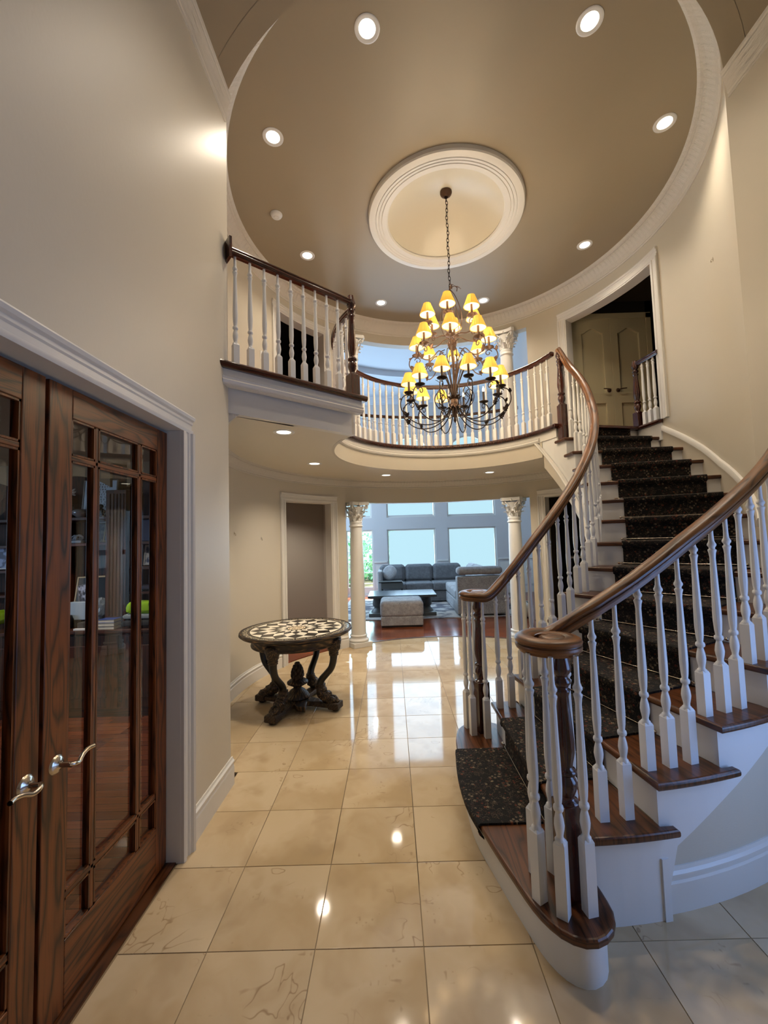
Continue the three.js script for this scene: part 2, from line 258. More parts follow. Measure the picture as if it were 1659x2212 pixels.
// ═════════ THE SETTING ═════════
// ground slab, wood floors, marble tiles
S('ground', box(-6, -0.35, -20, 7, -0.06, 3), M.grout);
{
  const f = struct('floor', [CX, 0, CZ]);
  part('setting_bed', [plate(Array.from({ length: 72 }, (_, i) => { const q = P3(2.62, i * 5); return [q.x, q.z]; }), -0.055, -0.004), box(-1.3, -0.055, -3.3, 2.75, -0.004, 1.9)], M.grout, f);
  const GX = -1.291, GZ = -1.396, TS = 0.457, RC = 2.60;
  const clipHalf = (poly, fn) => { const o = []; for (let i = 0; i < poly.length; i++) { const a = poly[i], b = poly[(i + 1) % poly.length], da = fn(a), db = fn(b); if (da >= 0) o.push(a); if (da * db < 0) { const t = da / (da - db); o.push([lerp(a[0], b[0], t), lerp(a[1], b[1], t)]); } } return o; };
  let k = 0;
  for (let j = -7; j < 14; j++) for (let i = -2; i < 11; i++) {
    const g = 0.0018, x0 = GX + i * TS + g, x1 = GX + (i + 1) * TS - g, z1 = GZ - j * TS - g, z0 = GZ - (j + 1) * TS + g;
    let poly = [[x0, z0], [x1, z0], [x1, z1], [x0, z1]];
    if (j <= 3) { poly = clipHalf(poly, (p) => p[0] + 1.21); poly = clipHalf(poly, (p) => 2.67 - p[0]); poly = clipHalf(poly, (p) => 1.7 - p[1]); if (j === 3) poly = poly; }
    else for (let q = 0; q < 60 && poly.length; q++) { const a = q * 6 * D2R, c = Math.cos(a), s = Math.sin(a); poly = clipHalf(poly, (p) => RC - ((p[0] - CX) * c + (p[1] - CZ) * s)); }
    if (poly.length < 3) continue;
    let ar = 0; for (let q = 0; q < poly.length; q++) { const a = poly[q], b = poly[(q + 1) % poly.length]; ar += a[0] * b[1] - b[0] * a[1]; } if (Math.abs(ar) < 0.008) continue;
    const t = plate(poly, -0.012, 0.0004 * rr(-1, 1), 0.0012), off = [0.02 + rnd() * 0.7 - x0 / 1.83, 0.02 + rnd() * 0.7 - z0 / 1.83];
    part('tile', uvMetres(t, 'z', 1 / 1.83, 1 / 1.83, off), M.tile[k++ % 3], f);
  }
}
const planks = (pts, y0, y1, turn) => { let g = plate(pts, y0, y1); g = uvMetres(g, 'x', 1 / 0.64, 1 / 1.28); return g; };
S('floor_wood', planks([[-5.6, -13.2], [6.2, -13.2], [6.2, -3.2], [-5.6, -3.2]], -0.055, -0.014), M.plank);
S('trim_threshold', arc([[2.585, -0.02], [2.64, -0.02], [2.64, 0.006], [2.585, 0.006]], -130, -48), M.tread);
{ // wood floor level with the marble outside the circle
  const out = []; for (let a = -175; a <= -5; a += 5) { const q = P3(2.64, a); out.push([q.x, q.z]); }
  S('floor_living', planks([...out, [6.1, -4.5], [6.1, -13.0], [-5.5, -13.0], [-5.5, -4.9]], -0.03, 0.0), M.plank);
  S('floor_study', planks([[-5.5, -4.9], [-1.86, -4.9], [-1.86, -4.0], [-1.29, -3.2], [-1.29, 1.8], [-5.5, 1.8]], -0.03, 0.0), M.plank);
}
// exterior shell: closes the house; only the windows are open
S('roof', box(-5.8, 6.9, -13.2, 6.4, 7.05, 2.2), M.dark);
S('wall_exterior_left', box(-5.8, -0.1, -13.2, -5.6, 6.9, 2.2), M.wall);
S('wall_exterior_right', box(6.2, -0.1, -13.2, 6.4, 6.9, 2.2), M.wall);
S('wall_exterior_front', box(-5.8, -0.1, 1.9, 6.4, 6.9, 2.1), M.wall);

// the round walls
const TH = 0.14, wallArc = (d0, d1, y0, y1) => ring(R, R + TH, y0, y1, d0, d1, { uvV: 1 });
const K = (a) => a - 90;
S('wall_left', [wallArc(140.2, 208, 0, YLOW + 0.2), wallArc(208, 228.5, 2.32, YLOW + 0.2), wallArc(228.5, 234.5, 0, YLOW + 0.2),
  wallArc(140.2, 205.5, YLOW + 0.2, 5.46), wallArc(205.5, 227, YLOW + 0.2, Y2), wallArc(205.5, 227, 5.08, 5.46), wallArc(227, 231.7, YLOW + 0.2, 5.46)], M.wall);
S('wall_back', [wallArc(234.5, 306.4, 2.33, YLOW + 0.2), wallArc(231.7, 308.3, 5.15, 5.46), wallArc(231.7, 308.3, YLOW + 0.2, Y2)], M.wall);
S('wall_right', [wallArc(306.4, 311.5, 0, YLOW + 0.2), wallArc(311.5, 333, 2.32, YLOW + 0.2), wallArc(333, 401.4, 0, Y2),
  wallArc(308.3, 322.5, YLOW + 0.2, 5.46), wallArc(322.5, 354.7, Y2 - 0.1, Y2), wallArc(322.5, 354.7, 5.02, 5.46), wallArc(354.7, 401.4, Y2, 5.46), wallArc(322.5, 333, YLOW + 0.2, Y2 - 0.1)], M.wall);
S('wall_header', ring(R, R + TH, YENTRY, 5.46, 41.4, 140.2), M.ceilTan);
// entry walls
const XL = -1.20, XR = 2.66, ZL = -3.06, ZR = -3.01;
S('wall_entry_left', [box(XL - 0.14, 0, ZL, XL, YENTRY, -2.385), box(XL - 0.14, 2.395, -2.385, XL, YENTRY, -0.635), box(XL - 0.14, 0, -0.635, XL, YENTRY, 1.9)], M.wall);
S('wall_entry_right', [box(XR, 0, ZR, XR + 0.14, YENTRY, 1.9)], M.wall);
S('wall_entry_front', box(XL - 0.14, 0, 1.7, XR + 0.14, YENTRY, 1.88), M.wall);
// ceilings
{
  const out = []; for (let a = 41.4; a <= 140.3; a += 2.47) { const q = P3(R + TH - 0.002, a); out.push([q.x, q.z]); }
  S('ceiling_entry', plate([[XR + 0.1, ZR - 0.02], ...out, [XL - 0.1, ZL - 0.02], [XL - 0.1, 1.9], [XR + 0.1, 1.9]], YENTRY, YENTRY + 0.12), M.ceilTan);
  const c = struct('ceiling', [CX, YTOP, CZ]);
  part('ceiling_disc', arc([[0.70, YTOP], [R + TH, YTOP], [R + TH, YTOP + 0.1], [0.70, YTOP + 0.1]], 0, 360, { step: 4 }), M.ceilTan, c);
  part('medallion', arc([[0.69, 5.505], [0.675, 5.47], [0.69, 5.452], [0.745, 5.448], [0.75, 5.456], [0.758, 5.448], [0.78, 5.446], [0.785, 5.454], [0.793, 5.446], [0.815, 5.444], [0.82, 5.452], [0.828, 5.444], [0.85, 5.443], [0.895, 5.448], [0.905, 5.462], [0.91, 5.505]], 0, 360, { step: 3, crease: 0.35 }), M.trim, c);
  const domePts = []; for (let i = 0; i <= 14; i++) { const a = i / 14 * 0.775; domePts.push([Math.sin(a) * 1.0, 5.48 + (Math.cos(a) - Math.cos(0.775)) * 1.0]); } domePts.reverse();
  part('dome', lathe(domePts, 64, [CX, 0, CZ]), M.dome, c);
}
// lower ceiling (under the gallery), upper floor slab, fascia and nosing round the well
const WELL0 = 138.5, WELL1 = 346.5, RW = 1.36;
S('ceiling_lower', ring(RW, R + 0.02, YLOW, YLOW + 0.12, 141.6, 334), M.ceilLow);
S('floor_upper', [ring(RW + 0.01, R + 0.02, YLOW + 0.12, Y2 - 0.03, 141.6, WELL1 - 1), ring(R - 0.02, 3.05, Y2 - 0.30, Y2 - 0.03, 228, 311)], M.ceilLow);
S('floor_gallery', uvMetres(ring(RW + 0.02, 3.05, Y2 - 0.035, Y2 - 0.001, 140.2, WELL1), 'x', 1 / 0.64, 1 / 1.28), M.plank);
{
  const t = struct('trim_well', [CX, YLOW, CZ]);
  const sectorFace = (r, y0, y1, a0, a1) => ring(r, r + 0.03, y0, y1, a0, a1);
  part('soffit_band', [sectorFace(RW - 0.002, YLOW - 0.002, 2.90, 150, 334)], M.wall, t);
  part('fascia', sectorFace(RW - 0.008, 2.90, Y2 - 0.045, 143, WELL1 - 1), M.trim, t);
  part('fascia_moulding', arc([[1.345, 2.885], [1.325, 2.895], [1.315, 2.915], [1.325, 2.928], [1.318, 2.942], [1.336, 2.952], [1.36, 2.952], [1.36, 2.885]], 143, 333), M.trim, t);
  part('nosing', wood(arc([[1.30, 3.008], [1.292, 3.02], [1.292, 3.038], [1.302, 3.05], [1.38, 3.05], [1.38, 3.0], [1.32, 3.0], [1.318, 3.008]], 141.5, WELL1), 'y'), M.mahogany, t);
  // straight landing edge on the left, a radius of the circle
  const a = WELL0, dir = P3(1, a).sub(P3(0, a)), side = new THREE.Vector3(-dir.z, 0, dir.x); // side points towards the camera
  const flip = side.z < 0 ? -1 : 1; side.multiplyScalar(flip);
  const seg = (r0, r1, off) => [P3(r0, a).addScaledVector(side, off), P3(r1, a).addScaledVector(side, off)];
  const pr = (pts) => pts.map(([u, v]) => [u, v]);
  const straight = (prof, r0, r1, mat, name) => { const [p, q] = seg(r0, r1, 0); const d = q.clone().sub(p).normalize(), s = new THREE.Vector3().crossVectors(d, new THREE.Vector3(0, 1, 0)); const sg = s.dot(side) > 0 ? 1 : -1; part(name, sweep([p, q], pr(prof).map(([u, v]) => [u * sg, v])), mat, t); };
  straight([[0, 3.0], [0.035, 3.0], [0.045, 3.008], [0.055, 3.02], [0.055, 3.038], [0.045, 3.05], [0, 3.05], [-0.06, 3.05], [-0.06, 3.0]], 1.285, R + 0.10, M.mahogany, 'nosing');
  straight([[-0.05, 2.885], [0.012, 2.885], [0.012, 3.0], [-0.05, 3.0]], 1.325, R + 0.06, M.trim, 'fascia');
  straight([[0.0, 2.885], [0.02, 2.895], [0.03, 2.915], [0.02, 2.928], [0.028, 2.942], [0.012, 2.952], [0.0, 2.952]], 1.315, R + 0.05, M.trim, 'fascia_moulding');
  straight([[-0.14, 2.70], [-0.075, 2.70], [-0.075, 2.90], [-0.14, 2.90]], 1.345, R + 0.02, M.trim, 'soffit_band');
}
// cornices
const CORN = (w, h, r, y) => [[r, y - h], [r - 0.10 * w, y - h], [r - 0.14 * w, y - 0.93 * h], [r - 0.10 * w, y - 0.86 * h], [r - 0.20 * w, y - 0.80 * h], [r - 0.28 * w, y - 0.62 * h], [r - 0.62 * w, y - 0.28 * h], [r - 0.74 * w, y - 0.22 * h], [r - 0.74 * w, y - 0.14 * h], [r - 0.86 * w, y - 0.10 * h], [r - 0.93 * w, y - 0.04 * h], [r - w, y], [r, y]];
function corniceUv(g, h, len) { const p = g.attributes.position, uv = g.attributes.uv; for (let i = 0; i < p.count; i++) uv.setXY(i, uv.getX(i) * len, uv.getY(i)); return g; }
S('trim_1', corniceUv(arc(CORN(0.165, 0.20, R + 0.005, YTOP + 0.001), 0, 360, { uvV: 2.5, crease: 0.3 }), 1, 0.8), M.cornice);
S('trim_2', corniceUv(arc(CORN(0.12, 0.12, R + 0.005, YLOW + 0.001), 140.4, 333, { uvV: 3, crease: 0.3 }), 1, 0.8), M.cornice);
{
  const prof = CORN(0.055, 0.20, 0, 0).map(([u, v]) => [-u, v]);
  const L = [new THREE.Vector3(XL - 0.001, YENTRY + 0.001, 1.7), new THREE.Vector3(XL - 0.001, YENTRY + 0.001, ZL + 0.03)];
  S('trim_3', sweep(L, prof.map(([u, v]) => [u, v]), { flatUp: true, crease: 0.3, uvLen: 0.4, uvW: 0.4 }), M.cornice);
  const Q = [new THREE.Vector3(XR + 0.001, YENTRY + 0.001, ZR + 0.03), new THREE.Vector3(XR + 0.001, YENTRY + 0.001, 1.7)];
  S('trim_4', sweep(Q, prof.map(([u, v]) => [u, v]), { flatUp: true, crease: 0.3, uvLen: 0.4, uvW: 0.4 }), M.cornice);
}
// baseboards
const BASE = (r) => [[r, 0], [r - 0.018, 0], [r - 0.018, 0.125], [r - 0.013, 0.135], [r - 0.013, 0.15], [r - 0.020, 0.155], [r - 0.020, 0.165], [r - 0.010, 0.175], [r - 0.006, 0.19], [r, 0.19]];
S('baseboard_left', arc(BASE(R), 140.2, 205.5, { crease: 0.4 }), M.trim);
S('baseboard_back', [arc(BASE(R), 231, 234.5, { crease: 0.4 }), arc(BASE(R), 306.4, 308.5, { crease: 0.4 })], M.trim);
{
  const b = BASE(0);
  S('baseboard_entry_left', [sweep([new THREE.Vector3(XL, 0, ZL - 0.018), new THREE.Vector3(XL, 0, -2.44)], b.map(([u, v]) => [u, v]), { flatUp: true, crease: 0.4 }), sweep([new THREE.Vector3(XL, 0, -0.5), new THREE.Vector3(XL, 0, 1.7)], b.map(([u, v]) => [u, v]), { flatUp: true, crease: 0.4 })], M.trim);
  S('baseboard_entry_right', sweep([new THREE.Vector3(XR, 0, 1.7), new THREE.Vector3(XR, 0, -2.75)], b.map(([u, v]) => [u, v]), { flatUp: true, crease: 0.4 }), M.trim);
}
// door casings: stepped profile of width 0.10
const CASE = [[0, 0], [0.018, 0], [0.022, 0.012], [0.022, 0.02], [0.014, 0.026], [0.014, 0.05], [0.02, 0.056], [0.02, 0.07], [0.03, 0.076], [0.034, 0.09], [0.028, 0.10], [0, 0.10]]; // [proud of wall, from opening edge]
function roundCasing(name, d0, d1, y0, head, w = 1) { // round an opening from d0 to d1 in the round wall
  const t = struct(name, [P3(R, (d0 + d1) / 2).x, y0, P3(R, (d0 + d1) / 2).z]);
  const wdeg = 0.10 * w / R / D2R;
  part('head_casing', arc(CASE.map(([p, q]) => [R - p, head + q * w]), d0 - wdeg * 0.98, d1 + wdeg * 0.98, { crease: 0.4 }), M.trim, t);
  for (const [d, sgn] of [[d0, -1], [d1, 1]]) {
    const rad = (p, q) => { const c = P3(R - p, d + sgn * q * w / R / D2R); return [c.x, c.z]; };
    part('side_casing', toCreasedNormals(plate(CASE.map(([p, q]) => rad(p, q)), y0, head), 0.5), M.trim, t);
    const e = -sgn * 0.4, dd = d + sgn * 0.03; part('jamb', ring(R - 0.012, R + TH + 0.02, y0 + 0.001, head - 0.018, Math.min(dd, d + e), Math.max(dd, d + e)), M.trim, t);
  }
  part('head_jamb', ring(R - 0.012, R + TH + 0.02, head - 0.018, head + 0.003, d0 - 0.03, d1 + 0.03), M.trim, t);
  return t;
}
roundCasing('trim_5', 208, 228.5, 0, 2.32);
roundCasing('trim_6', 311.5, 333, 0, 2.32);
roundCasing('trim_7', 205.5, 227, Y2, 5.08, 1.05);
roundCasing('trim_8', 322.5, 354.7, Y2, 5.02, 1.15);
{ // casing of the study doors: wide fluted casing, proud head
  const t = struct('trim_9', [XL, 0, -1.5]);
  const pr = CASE.map(([p, q]) => [p * 1.3, q * 1.05]);
  part('side_casing', toCreasedNormals(plate(pr.map(([p, q]) => [XL + p, -2.345 - q]), 0, 2.37), 0.4), M.trim, t);
  part('side_casing', toCreasedNormals(plate(pr.map(([p, q]) => [XL + p, -0.66 + q]), 0, 2.37), 0.4), M.trim, t);
  part('head_casing', sweep([new THREE.Vector3(XL, 2.37, -2.345 - 0.104), new THREE.Vector3(XL, 2.37, -0.66 + 0.104)], pr.map(([p, q]) => [-p, q]).map(([u, v]) => [-u * -1, v]), { flatUp: true, crease: 0.4 }), M.trim, t);
  part('jamb', [box(XL - 0.145, 0, -2.382, XL + 0.004, 2.37, -2.344), box(XL - 0.145, 0, -0.662, XL + 0.004, 2.37, -0.638), box(XL - 0.145, 2.371, -2.382, XL + 0.004, 2.392, -0.638)], M.trim, t);
  part('threshold', wood(box(XL - 0.14, -0.004, -2.36, XL - 0.02, 0.006, -0.66), 'z'), M.tread, t);
}

const canLightLater = [];
// ───────── rooms behind the openings ─────────
const outside = (d0, d1, far, r = R + TH + 0.01) => { const p = []; for (let d = d0; d <= d1 + 0.01; d += 4) { const q = P3(r, Math.min(d, d1)); p.push([q.x, q.z]); } return [...p, ...far]; };
// hall on the lower left
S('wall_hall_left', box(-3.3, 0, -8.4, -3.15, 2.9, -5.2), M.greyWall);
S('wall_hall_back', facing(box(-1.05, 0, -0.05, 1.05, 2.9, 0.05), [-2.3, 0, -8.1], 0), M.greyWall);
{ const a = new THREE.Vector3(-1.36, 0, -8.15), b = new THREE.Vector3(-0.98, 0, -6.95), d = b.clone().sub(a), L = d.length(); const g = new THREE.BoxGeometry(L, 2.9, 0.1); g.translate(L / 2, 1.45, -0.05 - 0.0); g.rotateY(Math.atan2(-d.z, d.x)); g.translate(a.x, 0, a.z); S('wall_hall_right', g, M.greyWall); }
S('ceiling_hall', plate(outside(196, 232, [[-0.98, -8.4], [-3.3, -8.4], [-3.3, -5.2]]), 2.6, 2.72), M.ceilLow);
canLightLater.push([-2.1, -7.2, 2.6, 10, 'recessed light in the left hallway ceiling', undefined]);
// dark room on the lower right
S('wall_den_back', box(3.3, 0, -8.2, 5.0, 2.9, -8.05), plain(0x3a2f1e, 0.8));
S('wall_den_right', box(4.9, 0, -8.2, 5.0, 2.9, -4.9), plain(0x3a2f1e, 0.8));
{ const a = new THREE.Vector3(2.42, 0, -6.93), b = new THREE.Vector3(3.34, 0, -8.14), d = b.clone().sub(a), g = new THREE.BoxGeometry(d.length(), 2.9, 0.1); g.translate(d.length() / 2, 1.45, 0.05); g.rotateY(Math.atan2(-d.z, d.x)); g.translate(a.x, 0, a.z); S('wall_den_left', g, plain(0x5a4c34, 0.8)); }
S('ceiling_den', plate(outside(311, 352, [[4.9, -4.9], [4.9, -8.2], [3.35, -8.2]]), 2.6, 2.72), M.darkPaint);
// dark room behind the upper left doorway
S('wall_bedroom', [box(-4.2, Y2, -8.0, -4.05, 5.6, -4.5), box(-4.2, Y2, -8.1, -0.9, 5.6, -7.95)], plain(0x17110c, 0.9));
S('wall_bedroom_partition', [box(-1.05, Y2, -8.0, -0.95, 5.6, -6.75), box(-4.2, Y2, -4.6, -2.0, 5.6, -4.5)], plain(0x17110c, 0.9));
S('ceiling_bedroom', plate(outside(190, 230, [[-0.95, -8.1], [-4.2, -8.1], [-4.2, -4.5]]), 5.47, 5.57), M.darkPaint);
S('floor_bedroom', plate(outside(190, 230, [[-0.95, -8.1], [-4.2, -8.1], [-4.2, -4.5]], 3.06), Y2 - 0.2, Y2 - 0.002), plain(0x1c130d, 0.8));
// hall behind the upper right doorway
S('floor_hall_upper', [plate(outside(318, 354, [[3.45, -3.9], [5.1, -3.9], [5.1, -7.0], [2.35, -7.0]], R + 0.035), Y2 - 0.25, Y2 - 0.002)], M.plank);
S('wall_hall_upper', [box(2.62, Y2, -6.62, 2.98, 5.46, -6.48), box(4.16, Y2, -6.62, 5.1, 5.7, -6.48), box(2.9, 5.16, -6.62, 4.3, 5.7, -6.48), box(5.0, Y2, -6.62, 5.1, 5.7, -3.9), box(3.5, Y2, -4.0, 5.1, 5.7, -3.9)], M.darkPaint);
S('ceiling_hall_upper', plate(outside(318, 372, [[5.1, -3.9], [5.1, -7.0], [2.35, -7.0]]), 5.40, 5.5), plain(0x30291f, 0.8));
{ // double doors of the upper hall
  const t = struct('door_1', [3.57, Y2, -6.47]);
  const leaf = (x0, x1) => {
    const sh = new THREE.Shape(); sh.moveTo(x0, 0.01); sh.lineTo(x1, 0.01); sh.lineTo(x1, 2.06); sh.lineTo(x0, 2.06); sh.closePath();
    const w = x1 - x0, mk = (y0, y1, arch) => { const q = new THREE.Path(), a = x0 + 0.11, b = x1 - 0.11; q.moveTo(a, y0); q.lineTo(b, y0); q.lineTo(b, y1); if (arch) { q.bezierCurveTo(b - 0.06, y1 + 0.01, b - 0.12, y1 + 0.085, (a + b) / 2, y1 + 0.085); q.bezierCurveTo(a + 0.12, y1 + 0.085, a + 0.06, y1 + 0.01, a, y1); } else q.lineTo(a, y1); q.closePath(); return q; };
    const lo = mk(0.16, 0.70), hi = mk(0.86, 1.83, true); sh.holes.push(lo, hi);
    const g = new THREE.ExtrudeGeometry(sh, { depth: 0.03, bevelEnabled: true, bevelThickness: 0.006, bevelSize: 0.006, bevelSegments: 2 }); g.translate(0, Y2, -6.50);
    const l = part('door_leaf', g, M.doorBeige, t);
    for (const q of [lo, hi]) { const s2 = new THREE.Shape(q.getPoints(8)); const gg = new THREE.ExtrudeGeometry(s2, { depth: 0.008, bevelEnabled: true, bevelThickness: 0.008, bevelSize: -0.025, bevelOffset: 0, bevelSegments: 1 }); gg.translate(0, Y2, -6.51); part('door_panel', gg, M.doorBeige, l); }
    const hx = x0 < 3.5 ? x1 - 0.065 : x0 + 0.065, dr = x0 < 3.5 ? -1 : 1;
    part('door_handle', [facing(lathe([[0, 0.012], [0.028, 0.008], [0.033, 0]], 18).rotateX(Math.PI / 2), [hx, Y2 + 0.90, -6.46], 0), tube([new THREE.Vector3(hx, Y2 + 0.90, -6.45), new THREE.Vector3(hx, Y2 + 0.90, -6.41), new THREE.Vector3(hx + dr * 0.04, Y2 + 0.905, -6.40), new THREE.Vector3(hx + dr * 0.11, Y2 + 0.915, -6.41)], 0.009, 12)], M.bronze, l);
  };
  leaf(3.0, 3.565); leaf(3.575, 4.14);
  part('door_frame', [box(2.92, Y2, -6.50, 2.995, Y2 + 2.14, -6.45), box(4.145, Y2, -6.50, 4.22, Y2 + 2.14, -6.45), box(2.92, Y2 + 2.065, -6.50, 4.22, Y2 + 2.15, -6.45)], M.doorBeige, t);
}
// living room
const ZW = -12.6;
S('wall_living_left', box(-3.4, 0, -12.8, -3.25, 6.9, -8.15), M.livWall);
S('wall_living_right', box(4.75, 0, -12.8, 4.9, 6.9, -8.0), M.livWall);
S('wall_living_front', [box(-3.4, 2.72, -8.15, -1.0, 6.9, -8.0), box(-1.1, 2.9, -8.05, -0.98, 6.9, -6.95), box(2.42, 2.7, -8.1, 5.0, 6.9, -7.95), box(2.42, 2.7, -8.0, 2.5, 6.9, -6.9)], M.livWall);
{
  const holes = [[-1.40, -0.58, 0.06, 2.0, 0], [-1.40, -0.60, 2.36, 3.75, 0.4], [-0.15, 1.32, 0.78, 2.0, 0], [-0.15, 1.32, 2.36, 4.10, 0.735], [1.69, 3.15, 0.72, 2.0, 0], [1.69, 3.15, 2.34, 4.10, 0.73]];
  const sh = new THREE.Shape(); sh.moveTo(-3.4, 0); sh.lineTo(4.9, 0); sh.lineTo(4.9, 6.9); sh.lineTo(-3.4, 6.9); sh.closePath();
  const outline = ([x0, x1, y0, y1, a], C) => { const q = new C(); q.moveTo(x0, y0); q.lineTo(x1, y0); q.lineTo(x1, y1); if (a) q.absarc((x0 + x1) / 2, y1, (x1 - x0) / 2, 0, Math.PI, false); else q.lineTo(x0, y1); q.closePath(); return q; };
  for (const h of holes) sh.holes.push(outline(h, THREE.Path));
  const g = new THREE.ExtrudeGeometry(sh, { depth: 0.2, bevelEnabled: false, curveSegments: 24 }); g.translate(0, 0, ZW - 0.2);
  S('wall_window', g, M.livWall);
  holes.forEach((h, i) => {
    const [x0, x1, y0, y1, a] = h, t = struct('window_' + (i + 1), [(x0 + x1) / 2, y0, ZW]);
    const s = outline(h, THREE.Shape), inner = outline([x0 + 0.045, x1 - 0.045, y0 + 0.045, a ? y1 : y1 - 0.045, a], THREE.Path); s.holes.push(inner);
    const f = new THREE.ExtrudeGeometry(s, { depth: 0.06, bevelEnabled: false, curveSegments: 24 }); f.translate(0, 0, ZW - 0.12); part('window_frame', f, M.trim, t);
    const gl = new THREE.ShapeGeometry(outline([x0 + 0.03, x1 - 0.03, y0 + 0.03, a ? y1 : y1 - 0.03, a], THREE.Shape), 20); gl.translate(0, 0, ZW - 0.10);
    if (i === 0) {
      part('pane', gl, M.glass, t);
      for (let k = 1; k < 6; k++) part('muntin', box(x0 + 0.045, y0 + k * (y1 - y0) / 6 - 0.009, ZW - 0.11, x1 - 0.045, y0 + k * (y1 - y0) / 6 + 0.009, ZW - 0.085), M.livWall, t);
      part('bottom_rail', box(x0 + 0.04, y0 + 0.04, ZW - 0.115, x1 - 0.04, y0 + 0.22, ZW - 0.07), M.trim, t);
    } else {
      part('pane', gl, M.glass, t);
      const lift = i === 2 || i === 4 ? 0.03 : 0.06;
      const b = new THREE.ExtrudeGeometry(outline([x0 + 0.05, x1 - 0.05, y0 + lift, a ? y1 : y1 - 0.05, a], THREE.Shape), { depth: 0.008, bevelEnabled: false, curveSegments: 20 }); b.translate(0, 0, ZW - 0.07);
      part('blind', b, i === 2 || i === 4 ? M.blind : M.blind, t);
      part('blind_rail', box(x0 + 0.05, y0 + lift - 0.02, ZW - 0.075, x1 - 0.05, y0 + lift + 0.006, ZW - 0.055), M.livWall, t);
    }
  });
  // panelled wainscot between the windows
  const w = struct('trim_10', [1.5, 0, ZW]);
  for (const [a, b] of [[-0.56, -0.17], [1.34, 1.67], [3.17, 4.7]]) { part('cap_rail', rbox(a, 1.0, ZW - 0.001, b, 1.05, ZW + 0.035, 0.01), M.trim, w); part('panel', box(a + 0.05, 0.25, ZW - 0.001, b - 0.05, 0.93, ZW + 0.012), M.trim, w); part('baseboard', box(a, 0, ZW - 0.001, b, 0.18, ZW + 0.02), M.trim, w); }
}
S('ceiling_living', [box(-3.4, 6.05, -12.8, 4.9, 6.2, -7.0)], M.livCeil);
S('trim_11', [sweep([new THREE.Vector3(-3.25, 6.05, ZW), new THREE.Vector3(4.75, 6.05, ZW)], CORN(0.14, 0.2, 0, 0).map(([u, v]) => [-u, v]), { flatUp: true }), arc([[3.0, 5.9], [3.06, 5.9], [3.06, 6.06], [3.0, 6.06]], 180, 360, { cx: 0.9, cz: -7.6 })], M.livCeil);
// study behind the glazed doors
S('wall_study_back', box(-5.6, 0, -4.95, -1.9, 2.9, -4.80), plain(0x3b2b1c, 0.7));
S('ceiling_study', plate([...outside(144, 184, [[-5.6, -4.95], [-5.6, 1.9], [-1.34, 1.9]])], 2.62, 2.75), plain(0x8d7c60, 0.7));

// ───────── glazed study doors ─────────
{
  const leaf = (n, z0, z1, hz, dir) => { // z0 far edge, z1 near edge; handle at hz
    const x0 = -1.315, x1 = -1.27, t = struct('door_' + n, [-1.29, 0, (z0 + z1) / 2]);
    const st = 0.115, top = 2.235, bot = 0.25, a = z0 + st * 0.85, b = z1 - st;
    part('stile', wood(rbox(x0, 0.012, z0, x1, 2.355, a, 0.004), 'y'), M.oak, t);
    part('stile', wood(rbox(x0, 0.012, b, x1, 2.355, z1, 0.004), 'y'), M.oak, t);
    part('top_rail', wood(rbox(x0, top, a, x1, 2.355, b, 0.004), 'z'), M.oak, t);
    part('bottom_rail', wood(rbox(x0, 0.012, a, x1, bot, b, 0.004), 'z'), M.oak, t);
    const w = b - a, zs = [a, a + w * 0.25, a + w * 0.76, b], ys = [bot, bot + 0.16, top - 0.16, top], mw = 0.011;
    const m1 = M.oak;
    for (const z of [zs[1], zs[2]]) part('muntin', wood(rbox(x0 + 0.004, bot, z - mw, x1 - 0.004, top, z + mw, 0.005), 'y'), m1, t);
    for (const y of [ys[1], ys[2]]) part('muntin', wood(rbox(x0 + 0.004, y - mw, a, x1 - 0.004, y + mw, b, 0.005), 'z'), m1, t);
    for (let i = 0; i < 3; i++) for (let j = 0; j < 3; j++) { const g = new THREE.PlaneGeometry(zs[i + 1] - zs[i] - 2 * mw + 0.008, ys[j + 1] - ys[j] - 2 * mw + 0.008); g.rotateY(Math.PI / 2); g.translate(-1.2925, (ys[j] + ys[j + 1]) / 2, (zs[i] + zs[i + 1]) / 2); part('pane', g, M.glass, t); }
    const beads = []; for (let i = 0; i < 3; i++) for (let j = 0; j < 3; j++) { const z0b = zs[i] + (i ? mw : 0), z1b = zs[i + 1] - (i < 2 ? mw : 0), y0b = ys[j] + (j ? mw : 0), y1b = ys[j + 1] - (j < 2 ? mw : 0); for (const x of [x1 - 0.016]) beads.push(box(x, y0b, z0b, x + 0.012, y0b + 0.008, z1b), box(x, y1b - 0.008, z0b, x + 0.012, y1b, z1b), box(x, y0b, z0b, x + 0.012, y1b, z0b + 0.008), box(x, y0b, z1b - 0.008, x + 0.012, y1b, z1b)); }
    part('glazing_bead', uvMetres(join(beads), 'y', 3, 0.8), M.oak, t);
    const hy = 0.915, rose = lathe([[0, 0.016], [0.012, 0.016], [0.016, 0.011], [0.026, 0.009], [0.030, 0.004], [0.033, 0.002], [0.034, 0]], 28); rose.rotateZ(-Math.PI / 2); rose.translate(x1, hy, hz);
    const V = (dx, dy, dz) => new THREE.Vector3(x1 + dx, hy + dy, hz + dir * dz);
    const h = part('handle', [rose, tube([V(0.01, 0, 0), V(0.035, 0, 0), V(0.058, 0.0, 0)], 0.0095, 10, 10), tube([V(0.048, 0.002, -0.004), V(0.060, -0.003, 0.012), V(0.058, -0.008, 0.035), V(0.052, 0.006, 0.065), V(0.050, 0.012, 0.095), V(0.056, 0.012, 0.118)], 0.0085, 28, 8)], M.nickel, t);
  };
  leaf(2, -2.340, -1.523, -1.585, -1);
  leaf(3, -1.507, -0.668, -1.455, 1);
}

